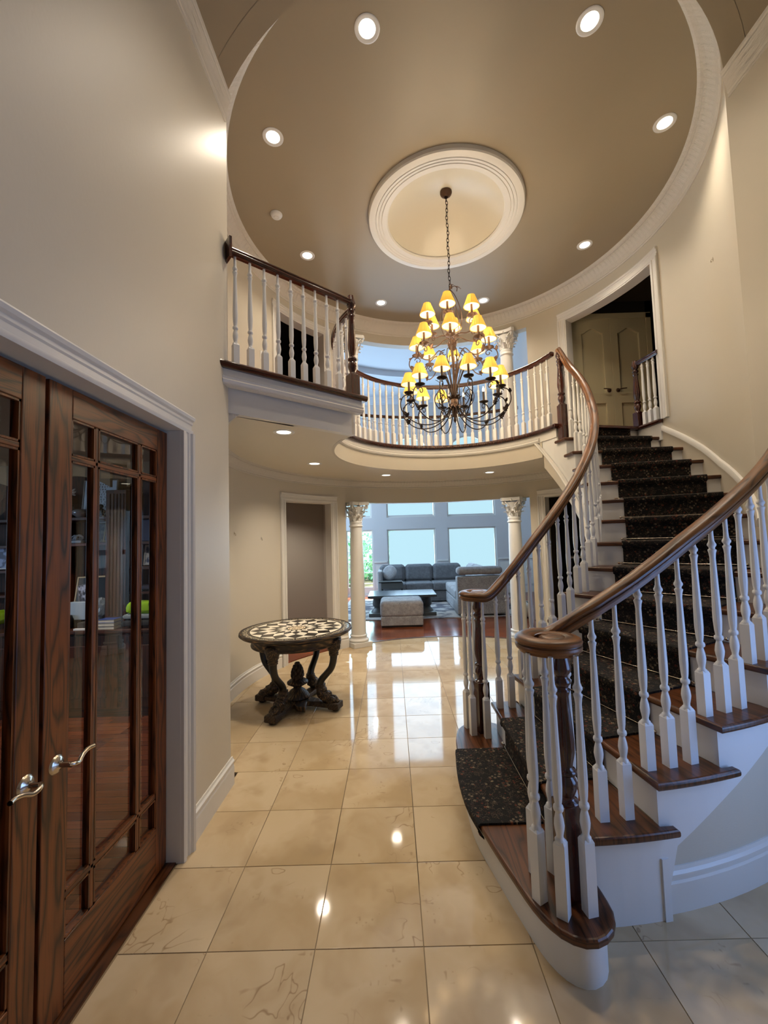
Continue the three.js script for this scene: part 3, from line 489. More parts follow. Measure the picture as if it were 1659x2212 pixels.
// ───────── columns ─────────
function capitalGeo() {
  const g = [];
  g.push(lathe([[0.10, 0], [0.105, 0.03], [0.108, 0.10], [0.12, 0.17], [0.15, 0.235]], 24));
  const ab = new THREE.Shape(); for (let i = 0; i < 4; i++) { const a = (i * 90 + 45) * D2R, b = ((i + 1) * 90 + 45) * D2R, m = (i * 90 + 90) * D2R, A = 0.235; if (!i) ab.moveTo(A * Math.cos(a - 0.1), A * Math.sin(a - 0.1)); ab.lineTo(A * Math.cos(a + 0.1), A * Math.sin(a + 0.1)); ab.quadraticCurveTo(0.115 * Math.cos(m), 0.115 * Math.sin(m), A * Math.cos(b - 0.1), A * Math.sin(b - 0.1)); }
  const abg = new THREE.ExtrudeGeometry(ab, { depth: 0.04, bevelEnabled: true, bevelThickness: 0.008, bevelSize: 0.006, bevelSegments: 2 }); abg.rotateX(-Math.PI / 2); abg.translate(0, 0.262, 0); g.push(abg);
  const leaf = (r0, y0, h, w, out) => toCreasedNormals(sheet(8, 6, (u, v) => { const s = (v - 0.5) * 2, ww = w * (1 - 0.75 * u * u) * (1 + 0.16 * Math.cos(u * 26)), curl = Math.max(0, u - 0.55) / 0.45; return new THREE.Vector3(s * ww, y0 + h * (u - 0.42 * curl * curl), r0 + 0.012 + out * u * u + 0.03 * Math.sin(curl * 2.6) - 0.02 * s * s + 0.006 * Math.cos(s * 9)); }), 1.2);
  for (let i = 0; i < 8; i++) { g.push(leaf(0.10, 0.0, 0.13, 0.045, 0.05).rotateY(i * Math.PI / 4)); g.push(leaf(0.105, 0.05, 0.17, 0.045, 0.075).rotateY((i + 0.5) * Math.PI / 4)); }
  for (let i = 0; i < 4; i++) for (const s of [-1, 1]) { const p = []; for (let k = 0; k <= 26; k++) { const t = k / 26, a = t * 9, r = 0.036 * (1 - t * 0.8); p.push(new THREE.Vector3(s * 0.012 + 0 * t, 0.225 + r * Math.cos(a + 0.4), 0.205 + r * Math.sin(a + 0.4) - 0.02)); } g.push(new THREE.TubeGeometry(new THREE.CatmullRomCurve3(p), 34, 0.009, 5).rotateY((i * 90 + 45) * D2R)); g.push(tube([new THREE.Vector3(s * 0.07, 0.13, 0.13), new THREE.Vector3(s * 0.05, 0.2, 0.15), new THREE.Vector3(s * 0.015, 0.25, 0.19)], 0.01, 8, 5).rotateY((i * 90 + 45) * D2R)); }
  for (let i = 0; i < 4; i++) g.push(new THREE.SphereGeometry(0.026, 10, 8).translate(0, 0.27, 0.14).rotateY(i * Math.PI / 2));
  return join(g);
}
const CAP = capitalGeo();
function column(deg, y0, y1, turn) {
  const c = P3(2.55, deg), t = struct('column', [c.x, y0, c.z]); t.rotation.y = turn * D2R;
  local('plinth', rbox(-0.165, 0, -0.165, 0.165, 0.075, 0.165, 0.006), M.trim, t);
  local('base', lathe([[0.155, 0.075], [0.165, 0.09], [0.165, 0.105], [0.155, 0.12], [0.135, 0.125], [0.13, 0.145], [0.137, 0.16], [0.143, 0.172], [0.137, 0.185], [0.122, 0.19]], 36), M.trim, t);
  const h = y1 - y0, sh = []; for (let i = 0; i <= 12; i++) { const u = i / 12; sh.push([0.121 - 0.021 * u * u, lerp(0.19, h - 0.42, u)]); }
  local('shaft', lathe([...sh, [0.100, h - 0.415], [0.112, h - 0.405], [0.116, h - 0.395], [0.112, h - 0.385], [0.101, h - 0.378], [0.104, h - 0.35], [0.110, h - 0.335], [0.104, h - 0.322], [0.10, h - 0.315]], 36), M.trim, t);
  local('capital', CAP.clone().scale(0.95, 1, 0.95), M.trim, t, [0, h - 0.312, 0]);
}
column(-121.5, 0, 2.335, 31.5 + 0); column(-59.5, 0, 2.335, -30.5);
column(-121.5, Y2, 5.155, 31.5); column(-59.5, Y2, 5.155, -30.5);

// ═════════ STAIRCASE ═════════
const PHI = [null, 97, 90, 82.2, 75, 67, 58.7, 50.3, 41.7, 33, 24.4, 16, 9.2, 1.8, -6, -13.5];
const RI = 1.365, RO = 2.79; // stringer faces
function noseY(deg) { // height of the line through the nosings at this angle, extended past both ends
  if (deg >= PHI[2]) return 2 * RISE + (PHI[2] - deg) * 0.026; if (deg <= PHI[15]) return Y2 + (PHI[15] - deg) * 0.0271;
  for (let k = 2; k < 15; k++) if (deg <= PHI[k] && deg >= PHI[k + 1]) return lerp(k, k + 1, (PHI[k] - deg) / (PHI[k] - PHI[k + 1])) * RISE;
}
function outerR(deg, r = 2.84) { // outside of the steps: free curve at first, then the flat wall, then the round wall
  if (deg > 43) return Math.min(r, (XR - 0.004 - CX) / Math.max(0.001, Math.cos(deg * D2R)));
  return R - 0.006;
}
const bullnose = new THREE.CatmullRomCurve3([[0.412, -3.03], [0.381, -2.706], [0.385, -2.436], [0.425, -2.223], [0.479, -1.982], [0.545, -1.756], [0.612, -1.665], [0.695, -1.634], [0.784, -1.668], [0.836, -1.745], [0.842, -1.84], [0.83, -2.0], [0.80, -2.5], [0.80, -3.0], [0.83, -3.25], [0.835, -3.36], [0.79, -3.46], [0.70, -3.505], [0.59, -3.49], [0.49, -3.41], [0.435, -3.24]].map(([x, z]) => new THREE.Vector3(x, 0, z)), true, 'centripetal');
const stairs = thing('staircase', 'curved white staircase with dark wooden treads sweeping up the right side of the hall', 'staircase', [CX, 0, CZ]);
{
  const pts = bullnose.getSpacedPoints(90).slice(0, -1);
  part('tread', uvMetres(plate(pts.map((p) => [p.x, p.z]), RISE - 0.036, RISE, 0.013), 'z', 1 / 0.32, 1 / 1.28), M.tread, stairs);
  const c = new THREE.Vector3(0.62, 0, -2.55), ins = pts.map((p, i) => { const a = pts[(i + 89) % 90], b = pts[(i + 1) % 90], d = b.clone().sub(a).normalize(), n = new THREE.Vector3(d.z, 0, -d.x); const q = p.clone().addScaledVector(n, 0.034); return q.distanceTo(c) < p.distanceTo(c) ? [q.x, q.z] : [p.x - n.x * 0.034, p.z - n.z * 0.034]; });
  part('riser', toCreasedNormals(plate(ins, 0, RISE - 0.03), 0.5), M.white, stairs);
}
const deg2 = (m, r) => m / r / D2R; // metres to degrees at radius r
for (let k = 2; k <= 15; k++) {
  const d0 = PHI[k], d1 = k < 15 ? PHI[k + 1] : d0 - 2.5, y = k * RISE, ins = 0.03; // riser stands 3 cm behind the nosing
  const roF = outerR(d0), onWall = d0 < 47;
  if (k < 15) {
    const pl = [], N = 6, back = deg2(0.045, 2);
    const ri = 1.325;
    const q = (r, d) => { const c = P3(r, d); return [c.x, c.z]; };
    const end = d1 - 0.7;
    pl.push(q(ri, d0)); for (let i = 1; i < 10; i++) pl.push(q(lerp(ri, roF, i / 10), d0)); pl.push(q(roF, d0));
    for (let i = 1; i <= N; i++) pl.push(q(outerR(lerp(d0, end, i / N)), lerp(d0, end, i / N)));
    if (!onWall) { pl.push(q(outerR(end - 0.8), end - 0.8 - deg2(0.02, 2.8)), q(2.80, end - 0.8 - deg2(0.02, 2.8)), q(2.795, end)); }
    pl.push(q(RI - 0.005, end), q(RI - 0.005, end - deg2(0.015, 1.4)), q(ri, end - deg2(0.015, 1.4)));
    for (let i = N - 1; i >= 1; i--) pl.push(q(ri, lerp(d0, end, i / N)));
    let g = plate(pl, y - 0.036, y, 0.0125);
    // grain runs along the step: turn the plan so that the step's long side is the v axis
    const turn = (d0 + d1) / 2 * D2R, gg = g.clone().translate(-CX, 0, -CZ).rotateY(turn); const uvg = uvMetres(gg, 'x', 1 / 0.32, 1 / 1.28, [rnd(), rnd()]); uvg.rotateY(-turn).translate(CX, 0, CZ);
    part('tread', uvg, M.tread, stairs);
  } else { // landing nosing
    const a = P3(1.30, d0), b = P3(2.53, d0 + 0.4); part('landing_nosing', wood(sweep([a, b], [[0, Y2 - 0.042], [0.02, Y2 - 0.042], [0.035, Y2 - 0.03], [0.035, Y2 - 0.012], [0.025, Y2], [-0.06, Y2], [-0.06, Y2 - 0.042]].map(([u, v]) => [u, v]), {}), 'x'), M.mahogany, stairs);
    part('landing_nosing', wood(arc([[2.50, Y2 - 0.042], [2.49, Y2 - 0.02], [2.50, Y2], [2.556, Y2], [2.556, Y2 - 0.042]], -13.8, -5.0), 'y'), M.mahogany, stairs);
    part('riser', ring(2.53, 2.556, Y2 - 0.25, Y2 - 0.044, -13.5, -5.2), M.white, stairs);
  }
  const dr = d0 - deg2(ins, 2.1), rO = onWall ? R - 0.004 : RO;
  const A = P3(RI, d0 - deg2(ins, RI)), B = P3(Math.min(outerR(d0, RO), rO), d0 - deg2(ins, RO));
  const d = B.clone().sub(A), L = d.length(), g = new THREE.BoxGeometry(L, RISE - 0.036 + 0.002, 0.018); g.translate(L / 2, 0, -0.009); g.rotateY(Math.atan2(-d.z, d.x)); g.translate(A.x, y - RISE / 2 - 0.018, A.z);
  part('riser', g, M.white, stairs);
}
// stringers: stepped top, raked bottom; built as columns of thin quads between angles
function stringer(name, r, th, k0, k1, bottom, endDeg) {
  const segs = []; const quad = (d0, d1, b0, b1, t0, t1) => {
    const p = [P3(r, d0, b0), P3(r, d1, b1), P3(r, d1, t1), P3(r, d0, t0)], q = [P3(r + th, d0, b0), P3(r + th, d1, b1), P3(r + th, d1, t1), P3(r + th, d0, t0)];
    const v = [], f = (a, b, c, e) => v.push(a, b, c, a, c, e); f(...p); f(q[3], q[2], q[1], q[0]); f(p[1], p[0], q[0], q[1]); f(p[3], p[2], q[2], q[3]); f(p[0], p[3], q[3], q[0]); f(p[2], p[1], q[1], q[2]);
    const g = new THREE.BufferGeometry(); g.setAttribute('position', new THREE.Float32BufferAttribute(v.flatMap((w) => [w.x, w.y, w.z]), 3)); g.computeVertexNormals(); segs.push(g);
  };
  for (let k = k0; k <= k1; k++) {
    const s0 = PHI[k] - deg2(0.03, r), s1 = k < 15 ? PHI[k + 1] - deg2(0.03, r) : endDeg, top = k * RISE - 0.034, n = 4;
    for (let i = 0; i < n; i++) { let a = lerp(s0, s1, i / n), b = lerp(s0, s1, (i + 1) / n); if (endDeg !== undefined && a < endDeg - 0.01) continue; quad(a, Math.max(b, endDeg ?? -999), bottom(a), bottom(b), top, top); }
  }
  return part(name, segs, M.white, stairs);
}
const outBottom = (d) => d > 81.5 ? 0 : Math.max(0, noseY(d) - 0.375), inBottom = (d) => Math.max(0, Math.min(2.94, noseY(d) - 0.585));
stringer('outer_stringer', RO, -0.03, 2, 7, outBottom, 46.6);
stringer('inner_stringer', RI, 0.03, 2, 15, inBottom, -25.8);
{ // upright edge and moulding of the outer stringer, wall and baseboard under it, soffit, inner moulding
  const e = P3(RO + 0.004, 81.45), e2 = P3(RO + 0.004, 80.9);
  part('stringer_edge', ring(RO - 0.03, RO + 0.008, 0, 0.262, 80.9, 81.6), M.white, stairs);
  const under = sheet(30, 1, (u, v) => { const d = lerp(81.4, 46.0, u); return P3(2.752, d, v ? outBottom(d - 0.02) + 0.02 : 0); });
  part('under_wall', under, M.wall, stairs);
  part('under_baseboard', arc(BASE(0).map(([u, v]) => [2.752 - u, v]), 46.5, 81, { crease: 0.4 }), M.trim, stairs);
  part('soffit', sheet(60, 6, (u, v) => { const d = lerp(78, -25.8, u), r = lerp(RI + 0.01, d > 47 ? 2.75 : R - 0.005, v); return P3(r, d, Math.max(0.002, Math.min(2.93, noseY(d) - 0.60 + (d > 47 ? 0.21 * v : 0)))); }), M.ceilLow, stairs);
  const im = []; for (let d = 60; d >= -30; d -= 2) im.push(P3(RI - 0.016, d, inBottom(d) - 0.012)); 
  part('inner_moulding', sweep(im, [[-0.006, -0.025], [0.02, -0.025], [0.03, -0.005], [0.02, 0.010], [0.028, 0.022], [0.012, 0.036], [-0.006, 0.036]].map(([u, v]) => [-u, v]), { flatUp: true }), M.trim, stairs);
  const band = sheet(40, 1, (u, v) => { const d = lerp(56, -25.8, u); return P3(RI + 0.012, d, v ? inBottom(d) : Math.max(0, Math.min(2.70, noseY(d) - 0.82))); });
  part('soffit_band', band, M.wall, stairs);
  // skirt on the round wall
  const N = 40, skirt = sheet(N, 1, (u, v) => { const d = lerp(41.2, -6.2, u); return P3(R - 0.012, d, v ? noseY(d) + 0.10 : noseY(d) - 0.30); });
  part('skirt_board', skirt, M.wall, stairs);
  const cap = []; for (let d = 41.2; d >= -6.4; d -= 1.4) cap.push(P3(R, d, noseY(d) + 0.112));
  part('skirt_cap', sweep(cap, [[0, -0.03], [0.028, -0.03], [0.028, 0.012], [0.02, 0.03], [0.008, 0.036], [0, 0.036]].map(([u, v]) => [-u, v]), { flatUp: true }), M.trim, stairs);
}

// ───────── carpet runner with rods ─────────
{
  const t = thing('stair_runner', 'black floral carpet runner laid down the middle of the curved stairs with thin metal rods', 'carpet runner', [CX, 0, CZ]);
  const r0 = 1.655, r1 = 2.43, NS = 12, th = 0.011, rows = [];
  const lineAt = (k, s, back) => { // point of step k's nosing line at s, pushed back (metres, towards the next step)
    const r = lerp(r0, r1, s);
    if (k === 1) { const z = CZ + r; let best = null; for (let i = 0; i <= 400; i++) { const p = bn[i]; if (p.x < 0.55 && Math.abs(p.z - z) < 0.012 && (!best || p.x < best.x)) best = p; } const x = best ? best.x : 0.41; return new THREE.Vector3(x + back, 0, z); }
    return P3(r, PHI[k] - deg2(back, r));
  };
  const bn = bullnose.getSpacedPoints(400);
  let L = 0, prev = null;
  const push = (k, back, y) => { const row = []; for (let j = 0; j <= NS; j++) { const p = lineAt(k, j / NS, back); p.y = y; row.push(p); } const mid = row[NS / 2]; if (prev) L += mid.distanceTo(prev); prev = mid; rows.push([row, L]); };
  for (let k = 1; k <= 14; k++) {
    const y = k * RISE, e = th;
    push(k, 0.030 - e, k === 1 ? y - 0.06 : (k - 1) * RISE + e); if (k > 1) push(k, 0.030 - e, y - 0.045);
    push(k, -0.006, y - 0.036); push(k, -0.013, y - 0.018); push(k, -0.010, y + 0.004); push(k, 0.004, y + e);
    if (k < 14) push(k + 1, 0.02, y + e); else push(15, 0.02, y + e);
  }
  push(15, 0.018, 14 * RISE + e0()); push(15, 0.018, Y2 - 0.045);
  function e0() { return th; }
  const p = [], uv = [], ix = [], n = rows.length, W = r1 - r0;
  for (const [row, l] of rows) row.forEach((q, j) => { p.push(q.x, q.y, q.z); uv.push(j / NS * W / 0.4, l / 0.4); });
  for (let i = 0; i < n - 1; i++) for (let j = 0; j < NS; j++) { const a = i * (NS + 1) + j, b = a + NS + 1; ix.push(a, b, a + 1, b, b + 1, a + 1); }
  // bound edges down to the step
  for (const j of [0, NS]) for (let i = 0; i < n - 1; i++) { const a = i * (NS + 1) + j, b = a + NS + 1, o = p.length / 3; for (const q of [a, b]) { const v = new THREE.Vector3(p[q * 3], p[q * 3 + 1], p[q * 3 + 2]); p.push(v.x, v.y - 0.012, v.z); uv.push(uv[q * 2], uv[q * 2 + 1]); } ix.push(a, b, o, b, o + 1, o); }
  const g = new THREE.BufferGeometry(); g.setAttribute('position', new THREE.Float32BufferAttribute(p, 3)); g.setAttribute('uv', new THREE.Float32BufferAttribute(uv, 2)); g.setIndex(ix); g.computeVertexNormals();
  part('runner', toCreasedNormals(g, 0.9), M.carpet, t);
  for (let k = 2; k <= 15; k++) {
    const y = (k - 1) * RISE + 0.022, a = P3(r0 - 0.035, PHI[k] + deg2(-0.030 + 0.022, r0)), b = P3(r1 + 0.035, PHI[k] + deg2(-0.030 + 0.022, r1)); a.y = b.y = y;
    const d = b.clone().sub(a), rod = new THREE.CylinderGeometry(0.0042, 0.0042, d.length(), 8); rod.rotateZ(Math.PI / 2); rod.rotateY(Math.atan2(-d.z, d.x)); rod.translate((a.x + b.x) / 2, y, (a.z + b.z) / 2);
    const ends = [a, b].map((q) => new THREE.SphereGeometry(0.011, 10, 8).translate(q.x, q.y, q.z)), br = [a, b].map((q) => { const w = q.clone().lerp(q === a ? b : a, 0.03); return rbox(w.x - 0.008, y - 0.012, w.z - 0.008, w.x + 0.008, y + 0.012, w.z + 0.008, 0.003); });
    part('stair_rod', [rod, ...ends, ...br], M.nickel, t);
  }
}

// ───────── balusters, newels, handrails ─────────
const flute = (g, y0, y1, n, depth) => { const p = g.attributes.position; for (let i = 0; i < p.count; i++) { const y = p.getY(i); if (y > y0 && y < y1) { const a = Math.atan2(p.getZ(i), p.getX(i)), k = 1 - depth * (0.5 + 0.5 * Math.cos(a * n)) * clamp(Math.min(y - y0, y1 - y) / 0.03, 0, 1); p.setX(i, p.getX(i) * k); p.setZ(i, p.getZ(i) * k); } } g.computeVertexNormals(); return g; };
const balCache = new Map();
function balusterGeo(b, H) { // square foot of height b, turned above, pin up to H
  b = Math.round(b * 200) / 200; H = Math.round(H * 200) / 200; const key = b + '/' + H; if (balCache.has(key)) return balCache.get(key);
  const pr = [[0.021, -0.004], [0.0205, 0.006], [0.0145, 0.012], [0.0138, 0.022], [0.0185, 0.045], [0.0205, 0.062], [0.018, 0.085], [0.0125, 0.108], [0.0125, 0.114], [0.0185, 0.118], [0.0205, 0.127], [0.0185, 0.136], [0.0130, 0.141], [0.0165, 0.165], [0.0195, 0.21], [0.0195, 0.25], [0.0175, 0.34], [0.0150, 0.44], [0.0130, 0.525], [0.0150, 0.548], [0.0185, 0.562], [0.0180, 0.566], [0.0125, 0.570], [0.0135, 0.578], [0.0190, 0.586], [0.0195, 0.594], [0.0150, 0.602], [0.0118, 0.612], [0.0105, 0.64], [0.0100, 0]].map(([r, y]) => [r, y + b]);
  pr[pr.length - 1][1] = H;
  const body = flute(lathe(pr, 24), b + 0.15, b + 0.555, 8, 0.12), s = 0.0222;
  const foot = new THREE.BoxGeometry(2 * s, b - 0.008, 2 * s); foot.translate(0, (b - 0.008) / 2, 0);
  const tip = new THREE.CylinderGeometry(0.0165 * 1.414, s * 1.414, 0.012, 4, 1, true); tip.rotateY(Math.PI / 4); tip.translate(0, b - 0.002, 0);
  const g = join([foot, toCreasedNormals(tip, 0.3), body]); balCache.set(key, g); return g;
}
function newelGeo(H, b, w = 0.048) {
  const T = H - b, pr = [[0.045, 0], [0.043, 0.012], [0.030, 0.02], [0.028, 0.04], [0.037, 0.075], [0.043, 0.11], [0.040, 0.145], [0.028, 0.17], [0.028, 0.18], [0.040, 0.185], [0.043, 0.20], [0.038, 0.215], [0.026, 0.222], [0.031, 0.26], [0.041, 0.33], [0.042, 0.38], [0.037, 0.50], [0.030, 0.62], [0.027, 0.70], [0.033, 0.735], [0.036, 0.745], [0.025, 0.75], [0.028, 0.77], [0.038, 0.79], [0.038, 0.81], [0.027, 0.825], [0.027, 0.84], [0.041, 0.87], [0.043, 0.90], [0.036, 0.95], [0.030, 1.0]].map(([r, y]) => [r, y * T + b]);
  const body = flute(lathe(pr, 32), b + 0.23 * T, b + 0.73 * T, 10, 0.16); const foot = rbox(-w, 0, -w, w, b, w, 0.004);
  return [wood(foot, 'y'), uvMetres(body, 'y', 1 / 0.32, 1 / 1.28, [rnd(), rnd()])];
}
const RAILP = [[-0.020, 0], [-0.022, 0.008], [-0.030, 0.012], [-0.033, 0.020], [-0.031, 0.028], [-0.0275, 0.030], [-0.0275, 0.033], [-0.033, 0.036], [-0.0345, 0.043], [-0.030, 0.051], [-0.018, 0.057], [0, 0.059], [0.018, 0.057], [0.030, 0.051], [0.0345, 0.043], [0.033, 0.036], [0.0275, 0.033], [0.0275, 0.030], [0.031, 0.028], [0.033, 0.020], [0.030, 0.012], [0.022, 0.008], [0.020, 0]];
const railSweep = (pts, o = {}, k = 1) => sweep(pts, RAILP.map(([u, v]) => [u * k, (v - 0.029) * k]), { crease: 0.62, uvW: 0.32, uvLen: 1.28, ...o });
const smooth = (pts, n) => new THREE.CatmullRomCurve3(pts, false, 'centripetal').getSpacedPoints(n);
const addBaluster = (t, p, y, top, b, turn) => { const o = baseOf.get(t); const m = local('baluster', balusterGeo(b, top - y), M.white, t, [p.x - o.x, y - o.y, p.z - o.z]); m.rotation.y = turn; return m; };
const addNewel = (t, p, y, H, b, turn, w) => { const o = baseOf.get(t); const m = local('newel_post', newelGeo(H, b, w), M.mahogany, t, [p.x - o.x, y - o.y, p.z - o.z]); m.rotation.y = turn; return m; };
const stepOf = (deg) => { for (let k = 14; k >= 2; k--) if (deg <= PHI[k] + 0.2) return k; return 1; };
const RAILH = 0.845; // centre of the handrail above the nosing line
function volute(c, y, from, sgn, r0 = 0.125) { // flat scroll that winds inwards from angle `from`
  const pts = []; for (let i = 0; i <= 44; i++) { const t = i / 44, a = from + sgn * t * Math.PI * 2.35, r = lerp(r0, 0.042, Math.pow(t, 0.85)); pts.push(new THREE.Vector3(c.x + r * Math.cos(a), y, c.z + r * Math.sin(a))); } return pts;
}
{ // outer railing of the lower stairs
  const N = new THREE.Vector3(0.697, 0, -1.875), vy = 1.232, RB = 2.722;
  const t = thing('stair_balustrade', 'outer stair balustrade nearest the viewer, a brown handrail with big scroll over white balusters', 'balustrade', [N.x, RISE, N.z], 'stair railings');
  const v = volute(N, vy, -Math.PI / 2, -1, 0.145).reverse(); // joins heading +x at its far side
  const run = []; for (let d = 86.5; d >= 50; d -= 1.5) { const y = noseY(d) + RAILH; run.push(P3(Math.min(RB, (XR - 0.05 - CX) / Math.cos(d * D2R)), d, y)); }
  const join0 = [new THREE.Vector3(N.x + 0.03, vy, N.z - 0.145), new THREE.Vector3(N.x + 0.07, vy + 0.01, N.z - 0.142)];
  const low = run.filter((p) => p.x > 0.86);
  part('handrail', railSweep(smooth([...v.slice(0, -1), ...join0.slice(0, 1), ...low], 170), { caps: true }, 1.2), M.rail, t);
  part('scroll_eye', uvMetres(lathe([[0, 0.034], [0.045, 0.033], [0.058, 0.026], [0.062, 0.010], [0.056, -0.004], [0.056, -0.02], [0.048, -0.030], [0, -0.030]], 28, [N.x, vy, N.z]), 'x', 1 / 0.32, 1 / 1.28), M.rail, t);
  addNewel(t, new THREE.Vector3(0.710, 0, -1.838), RISE, vy - 0.028 - RISE, 0.38, 0.25);
  const top = (d) => noseY(d) + RAILH - 0.03;
  for (const [x, z, a] of [[0.566, -1.818, 0.5], [0.634, -1.742, 0.9], [0.742, -1.752, 0.2], [0.772, -1.93, 0.2], [0.682, -1.962, 0.6], [0.597, -1.955, 0.5]]) addBaluster(t, new THREE.Vector3(x, 0, z), RISE, vy - 0.026, 0.285, a);
  let fi = 0; for (const d of [86.2, 83.7, 81.1, 78.7, 76.2, 73.9, 71.2, 68.8, 66.4, 63.8, 61.2, 58.4, 55.6, 52.8]) {
    const k = stepOf(d), y = k * RISE, r = Math.min(RB, (XR - 0.06 - CX) / Math.cos(d * D2R)), p = P3(r, d);
    const off = [0.0, 1, 2]; addBaluster(t, p, y, top(d), 0.20 + 0.30 * Math.max(0, (noseY(d) - y)) , -d * D2R);
  }
}
{ // inner railing of the stairs up to the gallery newel
  const N = new THREE.Vector3(0.66, 0, -3.33), vy = 1.25, RB = 1.445;
  const t = thing('stair_balustrade', 'inner stair balustrade with small scroll, curving steeply up to the gallery newel', 'balustrade', [N.x, RISE, N.z], 'stair railings');
  const v = volute(N, vy, Math.PI / 2, 1, 0.13).reverse();
  const run = []; for (let d = 85; d >= -6; d -= 2) run.push(P3(RB, d, noseY(d) + RAILH));
  run.push(P3(RB - 0.01, -8.4, noseY(-8.4) + RAILH + 0.03), P3(RB - 0.04, -10.2, 3.90), P3(RB - 0.06, -11.3, 3.965));
  part('handrail', railSweep(smooth([...v.slice(0, -1), new THREE.Vector3(N.x + 0.04, vy, N.z + 0.13), ...run.filter((p) => p.x > 0.84)], 190), {}, 1.15), M.rail, t);
  part('scroll_eye', uvMetres(lathe([[0, 0.034], [0.04, 0.033], [0.052, 0.026], [0.056, 0.010], [0.05, -0.004], [0.05, -0.02], [0.042, -0.030], [0, -0.030]], 28, [N.x, vy, N.z]), 'x', 1 / 0.32, 1 / 1.28), M.rail, t);
  addNewel(t, N, RISE, vy - 0.028 - RISE, 0.38, 0.3);
  for (const [x, z, a] of [[0.555, -3.40, 0.4], [0.575, -3.275, 0.2], [0.672, -3.222, 0.1], [0.64, -3.44, 0.2]]) addBaluster(t, new THREE.Vector3(x, 0, z), RISE, vy - 0.026, 0.285, a);
  const ds = [88.3, 84.6, 80.7, 77.0]; for (let k = 4; k <= 14; k++) { const a = PHI[k], w = PHI[k + 1] - a; ds.push(a + w * 0.22, a + w * 0.72); }
  for (const d of ds) { const k = stepOf(d), y = k * RISE; addBaluster(t, P3(RB, d), y, noseY(d) + RAILH - 0.03, 0.20 + 0.3 * Math.max(0, noseY(d) - y), -d * D2R); }
  const n = P3(1.395, -11.2); addNewel(t, n, Y2 - RISE * 0.98, 0.90 + RISE, 0.42, 11 * D2R, 0.043);
}
{ // gallery railing round the well
  const a0 = 221.0, a1 = 346.2, RB = 1.335, y = 3.93, n0 = P3(1.41, 139.2);
  const t = thing('gallery_balustrade', 'curved gallery balustrade with reddish handrail and slim white balusters behind the chandelier', 'balustrade', [CX, Y2, CZ - 1.3]);
  const run = []; for (let d = 0; d <= 60; d++) run.push(P3(RB + 0.0, lerp(142.5, 346.4, d / 60), y));
  part('handrail', railSweep(run, {}), M.mahogany, t);
  for (let d = 147.5; d < 343; d += 4.62) addBaluster(t, P3(RB + 0.005, d), Y2, y - 0.028, 0.165, -d * D2R);
}
{ // straight landing railing on the left
  const n0 = P3(1.41, 138.7), w0 = P3(R - 0.005, 138.7), y = 3.93;
  const t = thing('landing_balustrade', 'straight balustrade of the left landing with a dark newel post at its corner', 'balustrade', [n0.x, Y2, n0.z]);
  part('handrail', railSweep([n0.clone().setY(y), w0.clone().setY(y)]), M.mahogany, t);
  const d = w0.clone().sub(n0).normalize();
  const ro = new THREE.BoxGeometry(0.13, 0.16, 0.02).rotateY(Math.atan2(-d.z, d.x) + Math.PI / 2).translate(w0.x, y, w0.z); part('wall_rosette', wood(ro, 'y'), M.mahogany, t);
  for (let i = 0; i < 9; i++) { const p = P3(lerp(1.565, 2.50, i / 8), 138.7); addBaluster(t, p, Y2, y - 0.028, 0.165, -138.7 * D2R); }
  addNewel(t, n0, Y2, 0.945, 0.185, -138.7 * D2R);
}
{ // railing at the back of the gallery, over the living room
  const t = thing('loft_balustrade', 'far balustrade with a nearly black handrail overlooking the blue living room', 'balustrade', [CX, Y2, CZ - 2.8]);
  const run = []; for (let i = 0; i <= 24; i++) run.push(P3(2.86, lerp(238, 302, i / 24), 3.93));
  part('handrail', railSweep(run), M.mahogany, t);
  for (let d = 239; d < 302; d += 2.45) addBaluster(t, P3(2.86, d), Y2, 3.902, 0.165, -d * D2R);
}
{ // short railing beside the top of the stairs
  const n0 = P3(2.535, -13.2), t = thing('hall_balustrade', 'short balustrade with dark newel inside the upper right doorway', 'balustrade', [n0.x, Y2, n0.z]);
  const run = []; for (let i = 0; i <= 8; i++) run.push(P3(2.545, lerp(-13.2, -4.8, i / 8), 3.87));
  part('handrail', railSweep(run), M.mahogany, t);
  for (const d of [-10.9, -8.9, -6.9]) addBaluster(t, P3(2.545, d), Y2, 3.842, 0.165, -d * D2R);
  addNewel(t, n0, Y2, 0.86, 0.185, 13 * D2R, 0.043);
}

// ═════════ LIGHT FITTINGS ═════════
function canLight(x, z, y, intensity, label, group) {
  const t = thing('recessed_light', label, 'ceiling light', [x, y, z], group);
  local('trim_ring', lathe([[0.062, 0.0], [0.066, -0.004], [0.085, -0.006], [0.095, -0.004], [0.096, 0.0]], 28), M.white, t);
  local('lamp_face', lathe([[0.0, -0.002], [0.063, -0.002], [0.063, 0.001], [0, 0.001]], 24), M.canGlow, t);
  const s = new THREE.SpotLight(WARM, intensity, 0, 1.1, 1); s.position.set(x, y - 0.02, z); s.target.position.set(x, 0, z); s.castShadow = true; s.shadow.radius = 3; scene.add(s, s.target);
}
const UPL = [[-0.07, -2.864, 'in the high tan ceiling, left of the two nearest the viewer'], [1.583, -2.868, 'in the high tan ceiling, right of the two nearest the viewer'], [2.655, -3.66, 'in the high tan ceiling, farthest right and just inside the cornice'], [-1.0, -3.664, 'in the high ceiling, at the upper left by the entry wall'], [-1.01, -5.293, 'in the high tan ceiling, above the left landing railing'], [2.653, -5.269, 'in the high tan ceiling, above the upper right doorway'], [-0.063, -6.454, 'in the high tan ceiling, far left beside the dark newel top'], [1.585, -6.485, 'in the high tan ceiling, just behind the top chandelier shades']];
